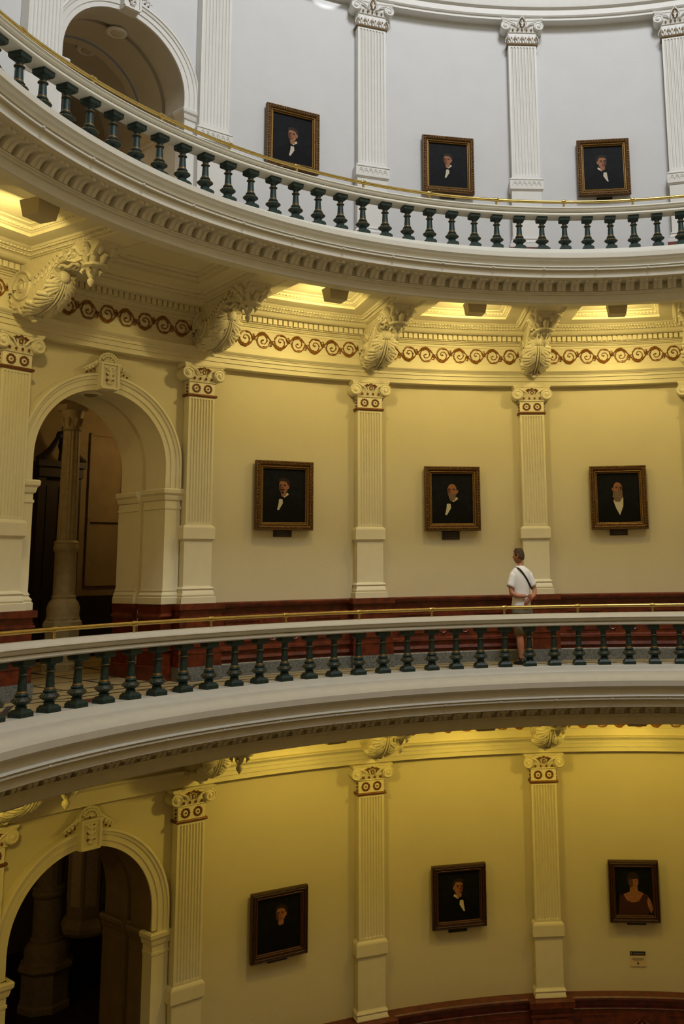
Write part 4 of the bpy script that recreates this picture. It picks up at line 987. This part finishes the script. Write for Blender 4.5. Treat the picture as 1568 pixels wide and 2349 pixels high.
# ------------------------------------------------------------------ the standing visitor
def person():
    th = -.4085; root = empty('person', 'person seen from behind in white t-shirt and khaki shorts, hands clasped behind the back', 'person', pol(th, 8.30, 0), -th+math.radians(12)); root.scale = (.87, .92, 1)
    # local: +y towards the wall (the way he faces), x to his right as seen from behind
    def skin(name, V, E, Rr, m, parent, sub=2, rootv=0):
        me = bpy.data.meshes.new(name); me.from_pydata([Vector(v) for v in V], E, []); o = bpy.data.objects.new(name, me); C.objects.link(o); o.parent = parent
        mo = o.modifiers.new('skin', 'SKIN'); mo.use_smooth_shade = True
        for i, r in enumerate(Rr):
            sv = me.skin_vertices[0].data[i]; sv.radius = r if isinstance(r, tuple) else (r, r); sv.use_root = (i == rootv)
        mo2 = o.modifiers.new('sub', 'SUBSURF'); mo2.levels = sub; mo2.render_levels = sub
        me.materials.append(m); return o
    # body: legs, torso, arms, neck, five-fingered hands, head
    V = [(0,0,.98),(0,.0,1.10),(0,-.005,1.25),(0,-.01,1.37),(0,-.01,1.44),(-.005,.002,1.53),(-.016,.02,1.585)]; E = [(i,i+1) for i in range(6)]
    R_ = [(.155,.105),(.135,.095),(.155,.105),(.16,.095),(.085,.065),(.050,.052),(.052,.054)]
    def chain(start, pts, rads):
        prev = start
        for p, r in zip(pts, rads): V.append(p); R_.append(r); E.append((prev, len(V)-1)); prev = len(V)-1
        return prev
    # legs: weight on his right leg, left leg a little forward
    chain(0, [(.10,0,.90),(.12,.01,.72),(.125,.015,.50),(.125,-.012,.34),(.12,-.015,.11),(.12,-.005,.065),(.13,.10,.035),(.135,.15,.03)], [(.092,.095),(.082,.085),(.060,.062),(.068,.074),(.040,.044),(.038,.045),(.040,.030),(.030,.02)])
    chain(0, [(-.07,0,.90),(-.055,.03,.72),(-.04,.045,.50),(-.035,.01,.34),(-.03,.0,.11),(-.03,.01,.065),(-.06,.11,.035),(-.07,.15,.03)], [(.092,.095),(.082,.085),(.060,.062),(.070,.076),(.040,.044),(.038,.045),(.040,.030),(.030,.02)])
    # arms bent, forearms crossing the small of the back
    r_ = chain(4, [(.160,-.01,1.41),(.215,-.03,1.28),(.245,-.06,1.14),(.20,-.13,1.075),(.115,-.175,1.03),(.085,-.185,1.015)], [.054,.048,.043,.041,.030,.028])
    l_ = chain(4, [(-.160,-.01,1.41),(-.215,-.03,1.27),(-.225,-.06,1.12),(-.15,-.12,1.07),(-.02,-.165,1.065),(.025,-.175,1.06)], [.054,.048,.044,.042,.031,.028])
    body = skin('body', V, E, R_, SKIN, root)
    # palms and fingers: his left hand takes hold of the right wrist
    def hand(nm, wrist, palm, fdir, fwd, curl, spread, thumb):
        Vh = [wrist, palm]; Eh = [(0,1)]; Rh = [(.026,.018),(.038,.018)]
        w, p = Vector(wrist), Vector(palm); d0 = Vector(fdir).normalized(); s0 = Vector(spread).normalized(); c0 = Vector(curl).normalized()
        for i, L in enumerate((.066,.076,.072,.056)):
            b0 = p+s0*(.027-.018*i)+d0*.012
            pts = [b0, b0+d0*L*.42+c0*.006, b0+d0*L*.72+c0*.024, b0+d0*L*.82+c0*.045]
            prev = 1
            for q, rr in zip(pts, (.010,.0095,.0085,.007)): Vh.append(tuple(q)); Rh.append((rr,rr)); Eh.append((prev, len(Vh)-1)); prev = len(Vh)-1
        b0 = w*.45+p*.55+s0*.022; prev = 1
        for q, rr in zip((b0+s0*.012, b0+s0*.028+d0*.022, b0+s0*.026+d0*.048+c0*.012), (.012,.0105,.008)): Vh.append(tuple(q)); Rh.append((rr,rr)); Eh.append((prev, len(Vh)-1)); prev = len(Vh)-1
        return skin(nm, Vh, Eh, Rh, SKIN, body)
    hand('hand', (.020,-.176,1.06), (.070,-.188,1.045), (1,-.10,-.30), 0, (0,.7,-.7), (.25,-.3,.9), 1)
    hand('hand', (.09,-.184,1.015), (.045,-.200,.985), (-.75,-.1,-.55), 0, (-.2,.6,-.4), (-.5,-.3,.8), 1)
    # head turned to his left
    hd = bpy.data.objects.new('head', None)
    b = MB(); N, M_ = 28, 20; rows = []; yaw = math.radians(48)
    def hp(x, y, z):
        # face looks towards +y before turning
        c, s_ = math.cos(yaw), math.sin(yaw); return (-.018+x*c-y*s_, .03+x*s_+y*c, 1.69+z)
    for i in range(1, M_):
        a = PI*i/M_; row = []
        for j in range(N):
            t = 2*PI*j/N; sx, sy, sz = math.sin(a)*math.cos(t), math.sin(a)*math.sin(t), math.cos(a)
            x, y, z = sx*.084, sy*.098, sz*.120
            if z < 0: k = 1-.30*(-z/.122)**1.3; x *= k; y = y*(1-.10*(-z/.122)) + (.012*(-z/.122))
            if sy > .2: f = (sy-.2)/.8; nose = math.exp(-((z+.012)/.018)**2)*math.exp(-(x/.012)**2); y += .022*nose*f; y -= .006*math.exp(-((z-.018)/.014)**2)*f; y += .007*math.exp(-((z+.045)/.010)**2)*math.exp(-(x/.022)**2)*f; y += .010*math.exp(-((z+.098)/.018)**2)*math.exp(-(x/.025)**2)*f
            row.append(hp(x, y, z))
        rows.append(row)
    b.quadgrid(rows, closed_u=True); b.poly(rows[0][::-1]); b.poly(rows[-1])
    head = b.build('head', SKIN, body, smooth=180)
    for sx in (-1, 1):
        q = MB(); q.tube([hp(sx*.082,-.005,.02), hp(sx*.092,-.018,.028), hp(sx*.094,-.022,.005), hp(sx*.088,-.010,-.018), hp(sx*.082,.0,-.02)], [.007,.010,.010,.009,.006], 8); q.ball(hp(sx*.078,-.012,.003), .014, 8, (.6,1,1.3)); q.build('ear', SKIN, head, smooth=180)
    q = MB()
    for sx in (-1, 1): q.ball(hp(sx*.030,.080,.018), .008, 8)
    q.build('eyes', SOCK, head)
    q = MB()
    for sx in (-1, 1): q.tube([hp(sx*.016,.091,.034), hp(sx*.03,.088,.040), hp(sx*.046,.078,.034)], [.003,.004,.002], 6)
    q.tube([hp(-.02,.088,-.048), hp(0,.095,-.050), hp(.02,.088,-.048)], [.002,.004,.002], 6)
    q.build('brows_and_lips', HAIR, head)
    # short hair, longer on top
    b = MB(); rows = []
    for i in range(0, 15):
        a = PI*(i+.35)/M_*1.0; row = []
        for j in range(N):
            t = 2*PI*j/N; sx, sy, sz = math.sin(a)*math.cos(t), math.sin(a)*math.sin(t), math.cos(a)
            lim = .122*math.cos(PI*(.66 if sy < -.55 else (.60 if sy < -.1 else (.50 if sy < .45 else .30))))
            z = max(min(sz*.130, .118), lim); g = 1.0
            if sz*.130 < lim: g = .93
            top = .014*max(0, sz)
            cr_ = 1+.16*max(0, sz)**3; x, y = sx*(.091+top*.3)*g*cr_, sy*.106*g*cr_-.004
            row.append(hp(x, y, z+top+(.010*max(0,sy)*max(0,sz))))
        rows.append(row)
    b.quadgrid(rows, closed_u=True); b.poly(rows[0][::-1]); b.build('hair', HAIR, head, smooth=180)
    # clothes --------------------------------------------------
    def ring(cx, cy, z, rx, ry, n=28, fold=0, ph=0, tiltx=0, tilty=0):
        return [(cx+math.cos(2*PI*j/n)*rx*(1+fold*math.sin(5*2*PI*j/n+ph)), cy+math.sin(2*PI*j/n)*ry*(1+fold*math.sin(4*2*PI*j/n+ph)), z+tiltx*math.cos(2*PI*j/n)+tilty*math.sin(2*PI*j/n)) for j in range(n)]
    b = MB()
    b.quadgrid([ring(0,.0,.905,.188,.140,fold=.03,tiltx=.012),ring(0,0,.93,.184,.138,fold=.03),ring(0,.0,1.0,.170,.128,fold=.025,ph=1),ring(0,-.0,1.08,.160,.120,fold=.025,ph=2),ring(0,-.005,1.18,.168,.120,fold=.015,ph=3),ring(0,-.01,1.30,.190,.125),ring(0,-.01,1.38,.200,.122),ring(0,-.01,1.435,.196,.112),ring(0,-.008,1.475,.165,.100),ring(-.003,-.004,1.505,.118,.086),ring(-.004,-.002,1.525,.084,.074),ring(-.004,.0,1.540,.066,.066),ring(-.004,.0,1.525,.060,.060)], closed_u=True)
    tee = b.build('t_shirt', TEE, root, smooth=180)
    for sx, el in ((1,(.226,-.035,1.215)),(-1,(-.226,-.035,1.205))):
        q = MB(); A0 = Vector((sx*.125,-.01,1.430)); A1 = Vector(el); d = A1-A0; n = 16; rows = []
        ax = d.normalized(); u = ax.cross(Vector((0,1,0))).normalized(); w_ = u.cross(ax)
        for t, r in ((0,.060),(.15,.080),(.35,.079),(.6,.074),(.85,.073),(1.0,.075),(1.0,.066),(.9,.062)):
            rows.append([tuple(A0+d*t+u*math.cos(2*PI*j/n)*r+w_*math.sin(2*PI*j/n)*r*.95) for j in range(n)])
        q.quadgrid(rows, closed_u=True); q.poly(rows[0]); q.build('sleeve', TEE, tee, smooth=180)
    b = MB()
    b.quadgrid([ring(0,0,.985,.160,.118),ring(0,0,.90,.176,.132),ring(0,0,.84,.182,.140,fold=.02),ring(0,.0,.80,.180,.138,fold=.02)], closed_u=True)
    sh = b.build('shorts', SHORTS, root, smooth=180)
    for sx, cy in ((1,.008),(-1,.03)):
        q = MB(); q.quadgrid([ring(sx*.085+.015,0,.86,.098,.128),ring(sx*.087+.03,cy*.5,.76,.098,.112,fold=.03),ring(sx*.084+.04,cy,.60,.092,.102,fold=.05,ph=1),ring(sx*.083+.042,cy*1.3,.475,.092,.100,fold=.06,ph=2),ring(sx*.083+.042,cy*1.3,.475,.084,.092,fold=.06,ph=2),ring(sx*.083+.042,cy*1.2,.54,.076,.084)], closed_u=True); q.build('trouser_leg', SHORTS, sh, smooth=180)
    # crossbody strap from left shoulder to right hip
    q = MB(); path = []
    for i in range(15):
        t = i/14; x = -.085+.26*t; z = 1.497-.33*t**1.15; y = -.104-.030*math.sin(PI*min(1,t*1.15))**.6+.05*max(0,t-.6)
        path.append((x, y, z))
    path = [(-.085,.03,1.515),(-.088,-.03,1.520)]+path
    rows = []
    for i, p in enumerate(path):
        a = Vector(path[max(0,i-1)]); c = Vector(path[min(len(path)-1,i+1)]); d = (c-a).normalized(); s_ = d.cross(Vector((0,-1,0))).normalized() if i > 1 else Vector((1,0,0))
        P0 = Vector(p); nn = Vector((0,-.004,0)) if i > 1 else Vector((0,0,.004)); rows.append([tuple(P0+s_*.015), tuple(P0+s_*.015+nn), tuple(P0-s_*.015+nn), tuple(P0-s_*.015)])
    q.quadgrid(rows, closed_u=True); q.build('crossbody_strap', BLACK, root, smooth=180)
    for sx, fx, fy, rz in ((1,.122,-.0,-.05),(-1,-.032,.01,.25)):
        q = MB(); rows = []; c_, s2 = math.cos(rz), math.sin(rz)
        for yy, w_, h0 in ((-.075,.012,.05),(-.068,.034,.085),(-.03,.042,.10),(.03,.042,.085),(.09,.048,.062),(.15,.046,.050),(.185,.030,.038),(.20,.010,.02)):
            row = []
            for j in range(12):
                a = 2*PI*j/12; x, z = math.cos(a)*w_, .5*h0+math.sin(a)*.5*h0; z = max(z, .0)
                row.append((fx+x*c_-yy*s2, fy+x*s2+yy*c_, z))
            rows.append(row)
        q.quadgrid(rows, closed_u=True); q.poly(rows[0]); q.poly(rows[-1]); so = q.build('shoe', SHOE, root, smooth=60)
        q = MB(); q.lathe([(.046,.075),(.043,.10),(.041,.125),(.036,.125)], 14, (fx,fy,0)); q.build('sock', BLACK if sx > 0 else BLACK, so, smooth=60)
    return root
person()

# ------------------------------------------------------------------ camera
cam = bpy.data.cameras.new('camera'); co = bpy.data.objects.new('camera', cam); C.objects.link(co)
S = 9.0; d, yaw, pitch, roll = .8432, -.28799, .16725, -.01579; F = 2191.64; PX, PY = 237.52, -236.15
fw = Vector((math.sin(yaw)*math.cos(pitch), math.cos(yaw)*math.cos(pitch), math.sin(pitch)))
rt = Vector((math.cos(yaw), -math.sin(yaw), 0)); up = rt.cross(fw)
rt2 = rt*math.cos(roll)+up*math.sin(roll)*1.0; up2 = rt2.cross(fw)
m = Matrix((rt2, up2, -fw)).transposed().to_4x4(); m.translation = Vector((0, -d*S, 1.485)); co.matrix_world = m
cam.sensor_fit = 'VERTICAL'; cam.sensor_height = 36.0; cam.sensor_width = 24.0; cam.lens = F*36.0/2349
cam.shift_x = -PX/2349; cam.shift_y = PY/2349; cam.clip_start = .05; cam.clip_end = 200
sc = bpy.context.scene; sc.camera = co
sc.view_settings.view_transform = 'Standard'; sc.view_settings.look = 'None'; sc.view_settings.exposure = 0; sc.view_settings.gamma = 1
sc.view_settings.use_curve_mapping = False
sc.cycles.max_bounces = 8; sc.cycles.diffuse_bounces = 6
